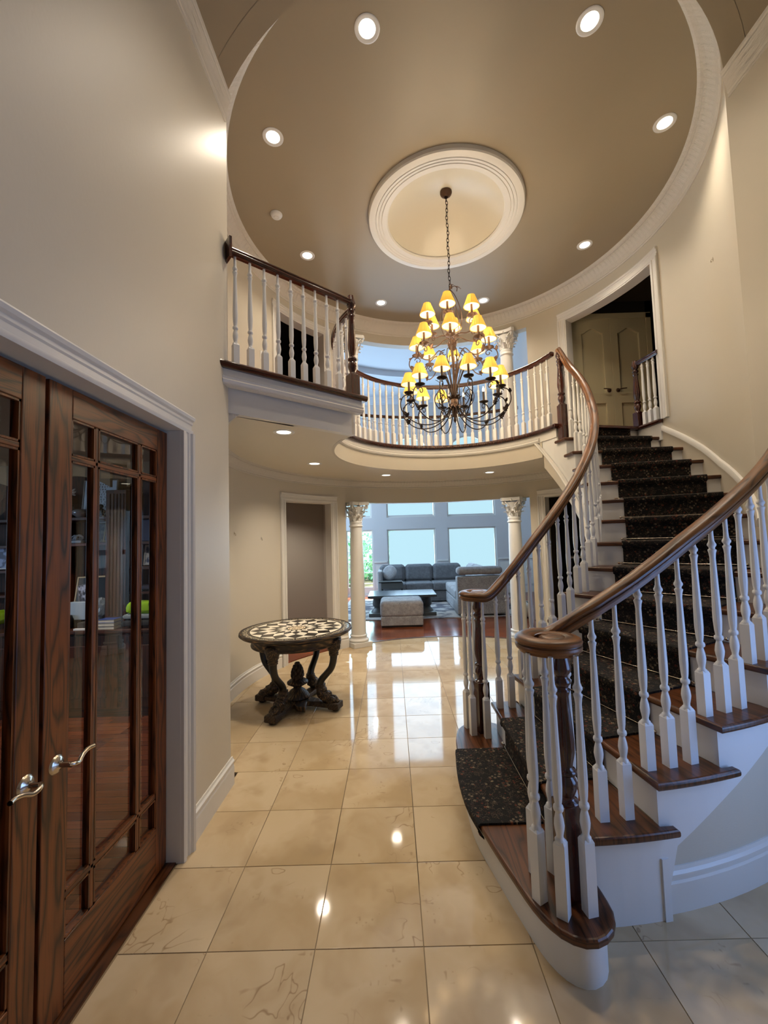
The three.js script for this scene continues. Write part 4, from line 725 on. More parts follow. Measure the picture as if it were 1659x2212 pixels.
UPL.forEach(([x, z, l], i) => canLight(x, z, YTOP, CAN_UP, 'round glowing recessed light ' + l, 'lights in the high ceiling'));
const LOWL = [[-0.945, -3.68, 'largest of the row under the left landing'], [-0.96, -5.24, 'second of the row under the left landing'], [-0.064, -6.38, 'left of the two above the column opening'], [1.545, -6.42, 'right of the two above the column opening']];
LOWL.forEach(([x, z, l]) => canLight(x, z, YLOW, CAN_LOW, 'glowing recessed light in the low ceiling, ' + l, 'lights in the low ceiling'));
canLightLater.forEach((a) => canLight(...a));
canLight(-3.2, -3.5, 2.62, 8, 'small recessed light in the study ceiling behind the glass doors', 'study light');

// ───────── chandelier ─────────
{
  const AX = [0.755, 2.93, -4.65], t = thing('chandelier', 'tall wrought iron chandelier with tiers of pleated yellow lamp shades hanging from a long chain', 'chandelier', AX);
  const Yl = (y) => y - AX[1];
  local('canopy', lathe([[0, Yl(5.775)], [0.02, Yl(5.69)], [0.03, Yl(5.70)], [0.062, Yl(5.725)], [0.07, Yl(5.745)], [0.066, Yl(5.775)]], 28), M.bronze, t);
  const links = []; for (let y = 5.67, i = 0; y > 4.60; y -= 0.046, i++) { const g = new THREE.TorusGeometry(0.0135, 0.0035, 6, 12); g.scale(1, 2.0, 1); g.rotateY(i % 2 ? 0.3 : Math.PI / 2 + 0.3); g.translate(0.004 * Math.sin(i * 0.9), Yl(y), 0); links.push(g); }
  local('chain', links, M.iron, t);
  local('column', lathe([[0, Yl(4.62)], [0.008, Yl(4.60)], [0.012, Yl(4.55)], [0.008, Yl(4.5)], [0.006, Yl(4.2)], [0.011, Yl(4.12)], [0.007, Yl(4.05)], [0.008, Yl(3.95)], [0.016, Yl(3.9)], [0.016, Yl(3.8)], [0.009, Yl(3.7)], [0.008, Yl(3.5)], [0.015, Yl(3.35)], [0.04, Yl(3.28)], [0.045, Yl(3.22)], [0.03, Yl(3.12)], [0.012, Yl(3.06)], [0.018, Yl(3.03)], [0, Yl(3.0)]], 20), M.bronze, t);
  // small iron leaves: curved pointed sheets
  const leafG = (s) => sheet(6, 2, (u, v) => new THREE.Vector3((v - 0.5) * 0.05 * s * Math.sin(Math.PI * Math.min(1, u * 0.9 + 0.1)) * (1 + 0.2 * Math.cos(u * 20)), u * 0.09 * s, 0.02 * s * u * u - 0.01 * Math.abs(v - 0.5)));
  const col = []; for (let i = 0; i < 8; i++) { col.push(leafG(1.3).rotateX(0.25).translate(0, Yl(3.84), 0.018).rotateY(i * 0.785)); col.push(leafG(1.1).rotateX(2.5).translate(0, Yl(3.24), 0.03).rotateY(i * 0.785)); col.push(leafG(0.9).rotateX(0.8).translate(0, Yl(3.26), 0.03).rotateY(i * 0.785 + 0.4)); }
  for (let i = 0; i < 6; i++) { const a = i * 1.047 + 0.4, p = [[0.01, 4.56], [0.05, 4.50], [0.10, 4.36], [0.125, 4.22], [0.10, 4.08], [0.05, 4.00], [0.015, 3.98]].map(([r, y]) => new THREE.Vector3(r * Math.cos(a), Yl(y), r * Math.sin(a))); col.push(tube(p, 0.0048, 20, 5)); const q = [[0.01, 4.58], [0.05, 4.60], [0.085, 4.57], [0.08, 4.53]].map(([r, y]) => new THREE.Vector3(r * Math.cos(a), Yl(y), r * Math.sin(a))); if (i < 2) { col.push(tube(q, 0.005, 10, 5)); col.push(leafG(0.8).rotateX(2.0).translate(0, Yl(4.585), 0.07).rotateY(Math.PI / 2 - a)); } }
  local('scrollwork', col, M.bronze, t);
  const shadeG = (() => { const g = new THREE.CylinderGeometry(0.041, 0.087, 0.122, 72, 5, true), p = g.attributes.position; for (let i = 0; i < p.count; i++) { const a = Math.atan2(p.getZ(i), p.getX(i)), k = 1 + 0.04 * Math.cos(a * 18); p.setX(i, p.getX(i) * k); p.setZ(i, p.getZ(i) * k); } g.computeVertexNormals(); return join([g, new THREE.TorusGeometry(0.0865, 0.0035, 6, 40).rotateX(Math.PI / 2).translate(0, -0.061, 0), new THREE.TorusGeometry(0.0415, 0.003, 6, 28).rotateX(Math.PI / 2).translate(0, 0.061, 0)]); })();
  const liningG = new THREE.CylinderGeometry(0.0385, 0.083, 0.119, 36, 1, true);
  const bulbG = lathe([[0, 0.062], [0.004, 0.052], [0.012, 0.03], [0.015, 0.015], [0.011, 0.0], [0.006, -0.008]], 14);
  function tier(n, off, r, yc, curve, mat, bare = []) {
    for (let i = 0; i < n; i++) {
      const deg = off + i * 360 / n, a = deg * D2R, p = curve.map(([q, y]) => new THREE.Vector3(q, Yl(y), 0));
      const pan = yc - 0.165, cx = r;
      const scroll = []; for (let k = 0; k <= 16; k++) { const b = k / 16 * 6.6, s = 0.040 * (1 - 0.75 * k / 16); scroll.push(new THREE.Vector3(cx + s * Math.cos(b + 0.3) - 0.01, Yl(pan - 0.055) + s * Math.sin(b + 0.3), 0)); }
      const m = p[Math.floor(p.length * 0.55)];
      const arm = local('arm', [tube(p, 0.0062, 46, 6), tube(scroll, 0.0052, 26, 5), leafG(0.9).rotateZ(-0.5).translate(m.x, m.y, 0), leafG(0.7).rotateX(0.6).translate(p[p.length - 3].x, p[p.length - 3].y, 0), leafG(0.8).rotateZ(0.6).rotateX(-0.4).translate(m.x + 0.02, m.y - 0.01, 0)], mat, t); arm.rotation.y = -a;
      local('drip_pan', lathe([[0, Yl(pan - 0.012)], [0.018, Yl(pan - 0.01)], [0.052, Yl(pan + 0.004)], [0.056, Yl(pan + 0.012)], [0.050, Yl(pan + 0.010)], [0.014, Yl(pan + 0.002)], [0, Yl(pan + 0.002)]], 24), mat, arm, [cx, 0, 0]);
      local('candle', lathe([[0.013, Yl(pan)], [0.0125, Yl(yc - 0.035)], [0.010, Yl(yc - 0.032)], [0, Yl(yc - 0.032)]], 14), bare.includes(i) ? M.iron : mat, arm, [cx, 0, 0]);
      local('bulb', bulbG, M.bulbGlow, arm, [cx, Yl(yc - 0.025), 0]);
      if (!bare.includes(i)) { local('lamp_shade', shadeG, M.shade, arm, [cx, Yl(yc), 0]); local('shade_lining', liningG, M.shadeLining, arm, [cx, Yl(yc), 0]); }
      const l = new THREE.PointLight(WARMER, BULB, 0); l.position.set(AX[0] + r * Math.cos(a), yc - 0.005, AX[2] + r * Math.sin(a)); l.castShadow = true; l.shadow.radius = 0.6; scene.add(l);
    }
  }
  tier(6, 46, 0.285, 4.305, [[0.012, 3.90], [0.05, 4.00], [0.11, 4.01], [0.20, 3.98], [0.29, 3.985], [0.345, 4.04], [0.352, 4.10], [0.32, 4.14], [0.285, 4.148]], M.bronze);
  tier(8, 11, 0.41, 3.99, [[0.018, 3.32], [0.04, 3.52], [0.10, 3.72], [0.19, 3.80], [0.28, 3.72], [0.36, 3.66], [0.45, 3.66], [0.50, 3.72], [0.49, 3.79], [0.45, 3.825], [0.41, 3.832]], M.bronze);
  tier(12, 22, 0.52, 3.50, [[0.03, 3.27], [0.06, 3.16], [0.14, 3.05], [0.28, 2.985], [0.43, 2.995], [0.55, 3.07], [0.615, 3.16], [0.615, 3.25], [0.58, 3.305], [0.52, 3.325]], M.iron, [9, 10]);
  const up = []; for (let i = 0; i < 10; i++) { const a = i * 0.628 + 0.2, p = [[0.02, 3.25], [0.05, 3.42], [0.12, 3.60], [0.17, 3.70], [0.16, 3.80], [0.10, 3.84]].map(([r, y]) => new THREE.Vector3(r * Math.cos(a), Yl(y), r * Math.sin(a))); up.push(tube(p, 0.0055, 24, 5)); const q = [[0.035, 3.2], [0.12, 3.16], [0.20, 3.22], [0.22, 3.32], [0.17, 3.38], [0.13, 3.33], [0.16, 3.29]].map(([r, y]) => new THREE.Vector3(r * Math.cos(a), Yl(y), r * Math.sin(a))); up.push(tube(q, 0.0052, 26, 5)); }
  local('scrollwork', up, M.iron, t);
}
{ const t = thing('smoke_detector', 'small round white smoke detector on the tan ceiling', 'smoke detector', [-1.224, YTOP, -4.582]); local('housing', lathe([[0, -0.038], [0.03, -0.038], [0.05, -0.034], [0.060, -0.022], [0.062, -0.008], [0.068, -0.006], [0.068, 0], [0, 0]], 28), M.white, t); local('grille', lathe([[0.02, -0.040], [0.024, -0.041], [0.028, -0.040], [0.028, -0.037], [0.02, -0.037]], 20), M.trim, t); }

// ───────── inlaid table ─────────
{
  const c = [-1.04, 0, -4.46], t = thing('accent_table', 'round carved dark table with a black and white inlaid marble top', 'table', c), H = 0.80;
  local('top_slab', lathe([[0, H - 0.05], [0.50, H - 0.05], [0.53, H - 0.045], [0.565, H - 0.035], [0.582, H - 0.02], [0.578, H - 0.006], [0.56, H - 0.001], [0.0, H - 0.001]], 64), M.carved, t);
  const top = local('inlay_ground', lathe([[0, H], [0.475, H], [0.475, H - 0.004], [0, H - 0.004]], 64), plain(0x18130f, 0.25), t);
  const rd = [0.10, 0.150, 0.215, 0.300, 0.395, 0.468], n = 16, da = Math.PI / n, V = (r, a) => [r * Math.cos(a), r * Math.sin(a)];
  const ivory = phy({ color: new THREE.Color(0.86, 0.80, 0.66), roughness: 0.12 }), black = phy({ color: 0x15110e, roughness: 0.12 });
  const piece = (pts, m) => { const cx = pts.reduce((s, p) => s + p[0], 0) / pts.length, cy = pts.reduce((s, p) => s + p[1], 0) / pts.length; const q = pts.map(([x, y]) => [cx + (x - cx) * 0.97, cy + (y - cy) * 0.97]); local('inlay_piece', plate(q, H - 0.001, H + 0.0022), m, top); };
  for (let row = 0; row < 3; row++) for (let i = 0; i < n; i++) { const a = (i * 2 + (row % 2)) * da; piece([V(rd[row], a), V(rd[row + 1], a + da), V(rd[row + 2], a), V(rd[row + 1], a - da)], row % 2 ? black : ivory); }
  for (let i = 0; i < n; i++) { const a = (i * 2 + 1) * da; piece([V(rd[3], a), V(rd[4], a + da), V(rd[5], a), V(rd[4], a - da)], black); const b = i * 2 * da; const arcp = []; for (let k = 0; k <= 6; k++) arcp.push(V(rd[5] + 0.004, b - da + 2 * da * k / 6)); piece([V(rd[4], b), ...arcp.reverse()].reverse(), ivory); }
  const cv = document.createElement('canvas'); cv.width = cv.height = 512; { const x = cv.getContext('2d'); x.fillStyle = '#e8d9b8'; x.fillRect(0, 0, 512, 512); x.translate(256, 256); for (const [r, w, col] of [[245, 12, '#2a1a12'], [200, 10, '#5a2318'], [120, 8, '#2a1a12'], [60, 10, '#5a2318']]) { x.strokeStyle = col; x.lineWidth = w; x.beginPath(); x.arc(0, 0, r, 0, 6.3); x.stroke(); } for (let i = 0; i < 12; i++) { x.rotate(Math.PI / 6); x.strokeStyle = i % 2 ? '#6b2a1c' : '#241812'; x.lineWidth = 9; x.beginPath(); x.arc(0, 160, 34, 0.4, 5.2); x.stroke(); x.fillStyle = '#7a3322'; x.beginPath(); x.ellipse(0, 92, 10, 24, 0, 0, 6.3); x.fill(); } }
  const mt = new THREE.CanvasTexture(cv); mt.colorSpace = THREE.SRGBColorSpace;
  local('inlay_medallion', new THREE.CircleGeometry(0.098, 32).rotateX(-Math.PI / 2).translate(0, H + 0.0025, 0), phy({ map: mt, roughness: 0.15 }), top);
  const cb = document.createElement('canvas'); cb.width = 2048; cb.height = 64; { const x = cb.getContext('2d'); x.fillStyle = '#120e0b'; x.fillRect(0, 0, 2048, 64); x.strokeStyle = '#d8c8a6'; x.fillStyle = '#d8c8a6'; x.lineWidth = 5; for (let i = 0; i < 32; i++) { const X = i * 64 + 32; x.beginPath(); x.arc(X - 12, 32, 14, 0.3, 5); x.stroke(); x.beginPath(); x.arc(X + 16, 34, 9, 3.5, 8.6); x.stroke(); x.beginPath(); x.ellipse(X + 2, 14, 9, 4, 0.5, 0, 6.3); x.fill(); } }
  const bt = new THREE.CanvasTexture(cb); bt.colorSpace = THREE.SRGBColorSpace; bt.wrapS = THREE.RepeatWrapping;
  local('scroll_border', sheet(96, 1, (u, v) => new THREE.Vector3(lerp(0.482, 0.552, v) * Math.cos(u * 6.28319), H + 0.0012, lerp(0.482, 0.552, v) * Math.sin(u * 6.28319)), (u, v) => [u, v]), phy({ map: bt, roughness: 0.2 }), top);
  local('rim_bead', new THREE.TorusGeometry(0.57, 0.009, 8, 96).rotateX(Math.PI / 2).translate(0, H - 0.004, 0), M.carved, t);
  local('apron', lathe([[0.0, H - 0.15], [0.445, H - 0.15], [0.462, H - 0.145], [0.466, H - 0.13], [0.458, H - 0.12], [0.47, H - 0.07], [0.485, H - 0.05], [0, H - 0.05]], 64), M.carved, t);
  for (let k = 0; k < 4; k++) {
    const a = (19 + k * 90) * D2R, leg = new THREE.Group(); // leg built in the x-y plane, x outwards
    const spine = [[0.43, 0.56], [0.425, 0.50], [0.40, 0.42], [0.34, 0.35], [0.285, 0.29], [0.262, 0.23]].map(([x, y]) => new THREE.Vector3(x, y, 0));
    const cuv = new THREE.CatmullRomCurve3(spine), N = 20, rad = (u) => 0.040 - 0.006 * Math.sin(u * 3.1) ;
    const lg = sheet(N, 14, (u, v) => { const p = cuv.getPoint(u), d = cuv.getTangent(u), nx = new THREE.Vector3(-d.y, d.x, 0), b = v * 6.28319; return p.addScaledVector(nx, rad(u) * Math.cos(b)).add(new THREE.Vector3(0, 0, rad(u) * 1.02 * Math.sin(b))); });
    const legM = local('leg', lg, M.ebony, t); legM.rotation.y = -a;
    const lump = (x, y, z, sx, sy, sz) => { const g = new THREE.IcosahedronGeometry(1, 2); const p = g.attributes.position; for (let i = 0; i < p.count; i++) { const f = 1 + 0.16 * Math.sin(p.getX(i) * 9 + x * 50) * Math.cos(p.getY(i) * 11 + y * 40) * Math.sin(p.getZ(i) * 10 + 1); p.setXYZ(i, p.getX(i) * f * sx + x, p.getY(i) * f * sy + y, p.getZ(i) * f * sz + z); } g.computeVertexNormals(); return g; };
    local('leg_capital', [lathe([[0.043, 0.545], [0.05, 0.552], [0.046, 0.562], [0.052, 0.572], [0.046, 0.582], [0.058, 0.60], [0.062, 0.62], [0.07, 0.655]], 20, [0.43, 0, 0]), lump(0.445, 0.655, 0.035, 0.035, 0.035, 0.03), lump(0.445, 0.655, -0.035, 0.035, 0.035, 0.03), lump(0.475, 0.64, 0, 0.03, 0.04, 0.03), lump(0.40, 0.655, 0, 0.04, 0.035, 0.06), lump(0.47, 0.69, 0.03, 0.03, 0.03, 0.03), lump(0.47, 0.69, -0.03, 0.03, 0.03, 0.03), lathe([[0.04, 0.62], [0.075, 0.66], [0.08, 0.70], [0.05, 0.72]], 16, [0.43, 0, 0])], M.carved, legM);
    local('paw_foot', [lathe([[0.048, 0.215], [0.052, 0.225], [0.046, 0.235], [0.05, 0.245], [0.042, 0.25]], 20, [0.265, 0, 0]), lump(0.285, 0.165, 0, 0.055, 0.07, 0.055), lump(0.335, 0.13, 0, 0.065, 0.06, 0.06), lump(0.40, 0.10, 0.022, 0.06, 0.042, 0.03), lump(0.40, 0.10, -0.022, 0.06, 0.042, 0.03), lump(0.435, 0.09, 0, 0.05, 0.035, 0.03), lump(0.27, 0.20, 0.03, 0.03, 0.03, 0.025), lump(0.27, 0.20, -0.03, 0.03, 0.03, 0.025), lump(0.31, 0.19, 0, 0.03, 0.035, 0.04), rbox(0.14, 0.03, -0.055, 0.485, 0.075, 0.055, 0.012), rbox(0.38, 0.02, -0.065, 0.495, 0.085, 0.065, 0.012), lathe([[0, 0], [0.03, 0.0], [0.042, 0.012], [0.042, 0.024], [0.03, 0.032]], 16, [0.44, 0, 0])], M.carved, legM);
  }
  local('stretcher', [plate([[0.27, 0.05], [0.10, 0.09], [0.05, 0.27], [-0.05, 0.27], [-0.10, 0.10], [-0.27, 0.05], [-0.27, -0.05], [-0.10, -0.09], [-0.05, -0.27], [0.05, -0.27], [0.10, -0.10], [0.27, -0.05]].map(([x, z]) => [x * Math.cos(-0.33) - z * Math.sin(-0.33), x * Math.sin(-0.33) * -1 + z * Math.cos(-0.33)]), 0.035, 0.085, 0.008)], M.carved, t);
  const fin = local('finial', lathe([[0, 0.085], [0.12, 0.088], [0.125, 0.10], [0.11, 0.125], [0.075, 0.165], [0.045, 0.185], [0.04, 0.20], [0.07, 0.215], [0.108, 0.235], [0.108, 0.25], [0.085, 0.268], [0.05, 0.275], [0, 0.28]], 32), M.carved, t);
  const con = []; for (let r = 0; r < 6; r++) for (let i = 0; i < 8; i++) { const rr2 = [0.052, 0.06, 0.058, 0.05, 0.038, 0.02][r], a = i * 0.785 + r * 0.39; const g = new THREE.SphereGeometry(0.017, 6, 5); g.scale(1, 1.5, 0.7); g.translate(0, 0, rr2); g.rotateY(a); g.translate(0, 0.29 + r * 0.027, 0); con.push(g); } con.push(lathe([[0.05, 0.27], [0.055, 0.32], [0.045, 0.38], [0.02, 0.43], [0, 0.455]], 16));
  local('pine_cone', con, M.carved, fin);
}
// hooks, switches
function hook(name, label, pos, deg) { const t = thing(name, label, 'hook', pos); const g = [lathe([[0, 0.004], [0.007, 0.003], [0.009, 0]], 12).rotateX(Math.PI / 2), tube([new THREE.Vector3(0, 0.004, 0.002), new THREE.Vector3(0, 0.0, 0.014), new THREE.Vector3(0, -0.014, 0.018), new THREE.Vector3(0, -0.024, 0.012), new THREE.Vector3(0, -0.022, 0.022)], 0.0028, 14, 6), rbox(-0.005, -0.02, 0, 0.005, 0.02, 0.003, 0.001)]; local('hook', g, M.nickel, t); t.rotation.y = deg * D2R; }
{ const on = (d, y, r = R - 0.001) => { const p = P3(r, d, y); return [p.x, p.y, p.z]; };
  const inward = (d) => Math.atan2(-Math.cos(d * D2R), -Math.sin(d * D2R)) / D2R;
  hook('picture_hook', 'small picture hook on the beige curved wall, left of two', on(181.8, 1.83), inward(181.8));
  hook('picture_hook', 'small picture hook on the beige curved wall, nearer the left doorway', on(196.6, 1.77), inward(196.6));
  hook('picture_hook', 'lone picture hook high on the curved wall above the stairs', on(19.5, 4.29), inward(19.5));
  const plateT = (label, d, y, h) => { const t = thing('light_switch', label, 'light switch', on(d, y)); local('cover_plate', rbox(-0.036, -h / 2, 0, 0.036, h / 2, 0.007, 0.002), M.white, t); local('rocker', rbox(-0.015, -0.033, 0.005, 0.015, 0.033, 0.011, 0.002), M.white, t); t.rotation.y = inward(d) * D2R; };
  plateT('white switch plate behind the left landing railing', 198, 4.25, 0.12);
  plateT('white switch plate on the gallery wall right of the far column', 315, 4.22, 0.12);
  const th = thing('thermostat', 'small white thermostat in the left hallway', 'thermostat', [-1.135, 1.30, -7.50]); th.rotation.y = -72 * D2R - 0.0;
  local('housing', rbox(-0.05, -0.055, 0, 0.05, 0.055, 0.025, 0.004), M.white, th); local('display', rbox(-0.035, 0.015, 0.022, 0.015, 0.042, 0.027, 0.001), M.dark, th);
  const sw = thing('light_switch', 'white rocker switch below the thermostat in the left hallway', 'light switch', [-1.215, 1.08, -7.72]); sw.rotation.y = -72 * D2R;
  local('cover_plate', rbox(-0.036, -0.058, 0, 0.036, 0.058, 0.007, 0.002), M.white, sw); local('rocker', rbox(-0.015, -0.033, 0.005, 0.015, 0.033, 0.011, 0.002), M.trim, sw);
}

// ═════════ LIVING ROOM FURNITURE ═════════
function cushion(w, h, d, puff = 0.03, r = 0.05) { const g = new RoundedBoxGeometry(w, h, d, 5, r), p = g.attributes.position; for (let i = 0; i < p.count; i++) { const x = p.getX(i) / (w / 2), y = p.getY(i) / (h / 2), z = p.getZ(i) / (d / 2); const f = (q, s) => Math.sign(q) * puff * Math.max(0, 1 - Math.pow(Math.abs(s[0]), 2.5)) * Math.max(0, 1 - Math.pow(Math.abs(s[1]), 2.5)); p.setX(i, p.getX(i) + (Math.abs(x) > 0.9 ? f(x, [y, z]) : 0)); p.setY(i, p.getY(i) + (Math.abs(y) > 0.9 ? f(y, [x, z]) : 0)); p.setZ(i, p.getZ(i) + (Math.abs(z) > 0.9 ? f(z, [x, y]) : 0)); } g.computeVertexNormals(); return uvMetres(g, 'y', 2, 2, [rnd(), rnd()]); }
const atp = (g, x, y, z, rx = 0, ry = 0) => { g.rotateX(rx); g.rotateY(ry); g.translate(x, y, z); return g; };
{
  const t = thing('sectional_sofa', 'large dark grey L-shaped sectional sofa under the living room windows', 'sofa', [1.2, 0, -11.2]);
  part('frame', [rbox(-0.30, 0.04, -12.15, 2.40, 0.30, -11.12, 0.02), rbox(-0.34, 0.04, -12.18, 2.42, 0.72, -11.95, 0.03)], M.sofa, t);
  part('side_panel', rbox(-0.42, 0.03, -12.18, -0.30, 0.86, -11.15, 0.04), M.sofaLight, t);
  part('frame', [rbox(1.38, 0.04, -11.14, 2.42, 0.30, -9.02, 0.02), rbox(2.22, 0.04, -12.1, 2.46, 0.75, -9.02, 0.03)], M.sofaLight, t);
  for (const [x, w] of [[0.02, 0.62], [0.68, 0.70], [1.42, 0.74]]) part('seat_cushion', atp(cushion(w + 0.02, 0.22, 0.86, 0.02), x, 0.42, -11.52), M.sofa, t);
  for (const [z] of [[-10.72], [-9.86]]) part('seat_cushion', atp(cushion(0.84, 0.22, 0.84, 0.02), 1.80, 0.42, z), M.sofaLight, t);
  for (const [x, w] of [[-0.02, 0.68], [0.72, 0.74], [1.50, 0.76]]) part('back_cushion', atp(cushion(w, 0.46, 0.26, 0.04, 0.08), x, 0.74, -11.82, -0.14), M.sofa, t);
  for (const z of [-11.25, -10.50, -9.80]) part('back_cushion', atp(cushion(0.74, 0.46, 0.26, 0.04, 0.08), 2.14, 0.74, z, -0.14, -Math.PI / 2), M.sofaLight, t);
  part('arm_panel', rbox(1.36, 0.05, -9.22, 2.44, 0.86, -9.0, 0.03), M.sofaLight, t);
}
single('lumbar_cushion', atp(cushion(0.95, 0.16, 0.26, 0.02, 0.06), 1.86, 0.975, -9.11, 0), M.sofaLight, 'long grey cushion lying along the near arm of the sofa', 'cushion');
single('round_cushion', [lathe([[0, 0.07], [0.10, 0.068], [0.17, 0.05], [0.20, 0.015], [0.20, -0.015], [0.17, -0.05], [0.10, -0.068], [0, -0.07]], 28).rotateX(Math.PI / 2 - 0.35).rotateY(-0.35).translate(-0.10, 0.80, -11.35)], M.sofaLight, 'round grey cushion at the left end of the sofa', 'cushion');
{
  const t = thing('tray_table', 'black box tray table standing against the left end of the sofa', 'side table', [-0.06, 0, -10.82]);
  part('box', rbox(-0.32, 0.44, -10.98, 0.24, 0.60, -10.66, 0.01), M.table, t); part('top', rbox(-0.38, 0.60, -11.02, 0.22, 0.625, -10.64, 0.006), M.dark, t);
  for (const [x, z] of [[-0.29, -10.95], [0.21, -10.95], [-0.29, -10.69], [0.21, -10.69]]) part('leg', rbox(x - 0.02, 0.0145, z - 0.02, x + 0.02, 0.45, z + 0.02, 0.004), M.dark, t);
}
{
  const t = thing('coffee_table', 'long dark coffee table with two thick turned pedestals on the rug', 'coffee table', [0.18, 0, -9.45]);
  part('table_top', rbox(-0.56, 0.45, -9.92, 0.92, 0.50, -8.98, 0.008), plain(0x3d4850, 0.25), t);
  for (const x of [-0.36, 0.72]) part('pedestal', [rbox(x - 0.20, 0.0145, -9.68, x + 0.20, 0.09, -9.20, 0.01), lathe([[0.16, 0.09], [0.14, 0.13], [0.10, 0.17], [0.09, 0.20], [0.12, 0.23], [0.125, 0.28], [0.11, 0.36], [0.10, 0.40], [0.13, 0.43], [0.15, 0.452]], 24, [x, 0, -9.45]), rbox(x - 0.17, 0.42, -9.75, x + 0.17, 0.452, -9.15, 0.006)], M.table, t);
  part('stretcher', rbox(-0.2, 0.03, -9.49, 0.56, 0.09, -9.41, 0.008), M.table, t);
}
{
  const t = thing('ottoman', 'pale grey upholstered cube ottoman in front of the coffee table', 'ottoman', [0.145, 0, -8.5]);
  part('seat', atp(cushion(0.83, 0.32, 0.72, 0.025, 0.07), 0.145, 0.345, -8.50), M.sofaLight, t); part('base', uvMetres(rbox(-0.265, 0.03, -8.855, 0.555, 0.21, -8.145, 0.02), 'y', 2, 2), M.sofaLight, t); part('plinth', rbox(-0.25, 0, -8.84, 0.54, 0.035, -8.16, 0.005), M.dark, t);
}
single('rug', uvMetres(rbox(-1.25, 0.0, -12.0, 2.9, 0.014, -8.93, 0.005), 'x', 0.55, 0.55), std({ map: T.rug, roughness: 1, bumpMap: T.pile, bumpScale: 0.003 }), 'mottled grey and cream rug under the coffee table', 'rug');
{ // fireplace on the right wall
  const t = thing('fireplace', 'white fireplace surround with mantel shelf, half hidden by the right column', 'fireplace', [4.6, 0, -10.2]);
  part('mantel_shelf', sweep([new THREE.Vector3(4.75, 1.52, -11.4), new THREE.Vector3(4.75, 1.52, -8.6)], [[0, 0], [0.10, 0], [0.13, 0.03], [0.18, 0.06], [0.24, 0.09], [0.24, 0.13], [0, 0.13]].map(([u, v]) => [-u, v]), { flatUp: true }), M.trim, t);
  for (const z of [-11.1, -9.1]) part('pilaster', rbox(4.62, 0, z - 0.14, 4.76, 1.52, z + 0.14, 0.01), M.trim, t);
  part('frieze', rbox(4.66, 1.2, -10.96, 4.76, 1.5, -9.24, 0.006), M.trim, t); part('firebox', rbox(4.70, 0, -10.95, 4.755, 1.2, -9.25, 0.004), M.dark, t);
}
{ const t = thing('end_table', 'small glass and iron end table right of the sofa', 'side table', [2.85, 0, -10.4]); part('top', rbox(2.55, 0.60, -10.7, 3.15, 0.625, -10.1, 0.005), plain(0x28323a, 0.15), t); for (const [x, z] of [[2.6, -10.65], [3.1, -10.65], [2.6, -10.15], [3.1, -10.15]]) part('leg', rbox(x - 0.012, 0.0145, z - 0.012, x + 0.012, 0.6, z + 0.012, 0.003), M.iron, t); part('shelf', rbox(2.58, 0.2, -10.67, 3.12, 0.215, -10.13, 0.004), M.iron, t); }
{ const t = thing('striped_pouf', 'black and white striped pouf behind the right column', 'pouf', [2.70, 0, -8.85]); for (let i = 0; i < 14; i++) local('stripe', lathe([[0, 0.0], [0.10, 0.0], [0.19, 0.05], [0.22, 0.14], [0.21, 0.24], [0.15, 0.31], [0.06, 0.335], [0, 0.336]], 3).clone() && (() => { const g = new THREE.LatheGeometry([[0, 0], [0.10, 0.0], [0.19, 0.05], [0.22, 0.14], [0.21, 0.24], [0.15, 0.31], [0.06, 0.335], [0, 0.336]].map((p) => new THREE.Vector2(...p)), 3, i * 0.4488, 0.4488); return g; })(), i % 2 ? M.dark : M.trim, t); }
{ const t = thing('fire_screen', 'black wrought iron stand beside the right doorway casing', 'fire tools', [2.92, 0, -8.42]); const g = []; for (let i = 0; i < 5; i++) g.push(tube([new THREE.Vector3(-0.08 + i * 0.04, 0.02, 0), new THREE.Vector3(-0.09 + i * 0.045, 0.3, 0.02 * (i % 2)), new THREE.Vector3(-0.07 + i * 0.035, 0.55, 0)], 0.008, 12)); local('tool', g, M.iron, t); local('base', lathe([[0, 0.03], [0.03, 0.028], [0.11, 0.012], [0.12, 0]], 20), M.iron, t); local('scroll', [0, 1, 2].map((i) => { const p = []; for (let k = 0; k < 20; k++) { const a = k * 0.4, r = 0.07 * (1 - k / 24); p.push(new THREE.Vector3(r * Math.cos(a), 0.42 + 0.08 * (i - 1) + r * Math.sin(a), 0.01 * i)); } return tube(p, 0.006, 30, 5); }), M.iron, t); }
{ // den: wine shelf seen through the lower right doorway
  const t = thing('den_shelf', 'white shelf with black frame in the dark room on the lower right', 'shelf', [3.4, 0, -7.4]);
  part('frame', [rbox(3.02, 0.0, -7.6, 3.06, 2.0, -7.25, 0.005), rbox(3.86, 0, -7.6, 3.9, 2.0, -7.25, 0.005), rbox(3.02, 1.96, -7.6, 3.9, 2.0, -7.25, 0.005)], M.dark, t);
  for (const y of [0.4, 0.85, 1.28, 1.62]) part('shelf_board', rbox(3.05, y, -7.6, 3.87, y + 0.03, -7.25, 0.004), y === 1.28 ? M.trim : M.dark, t);
}
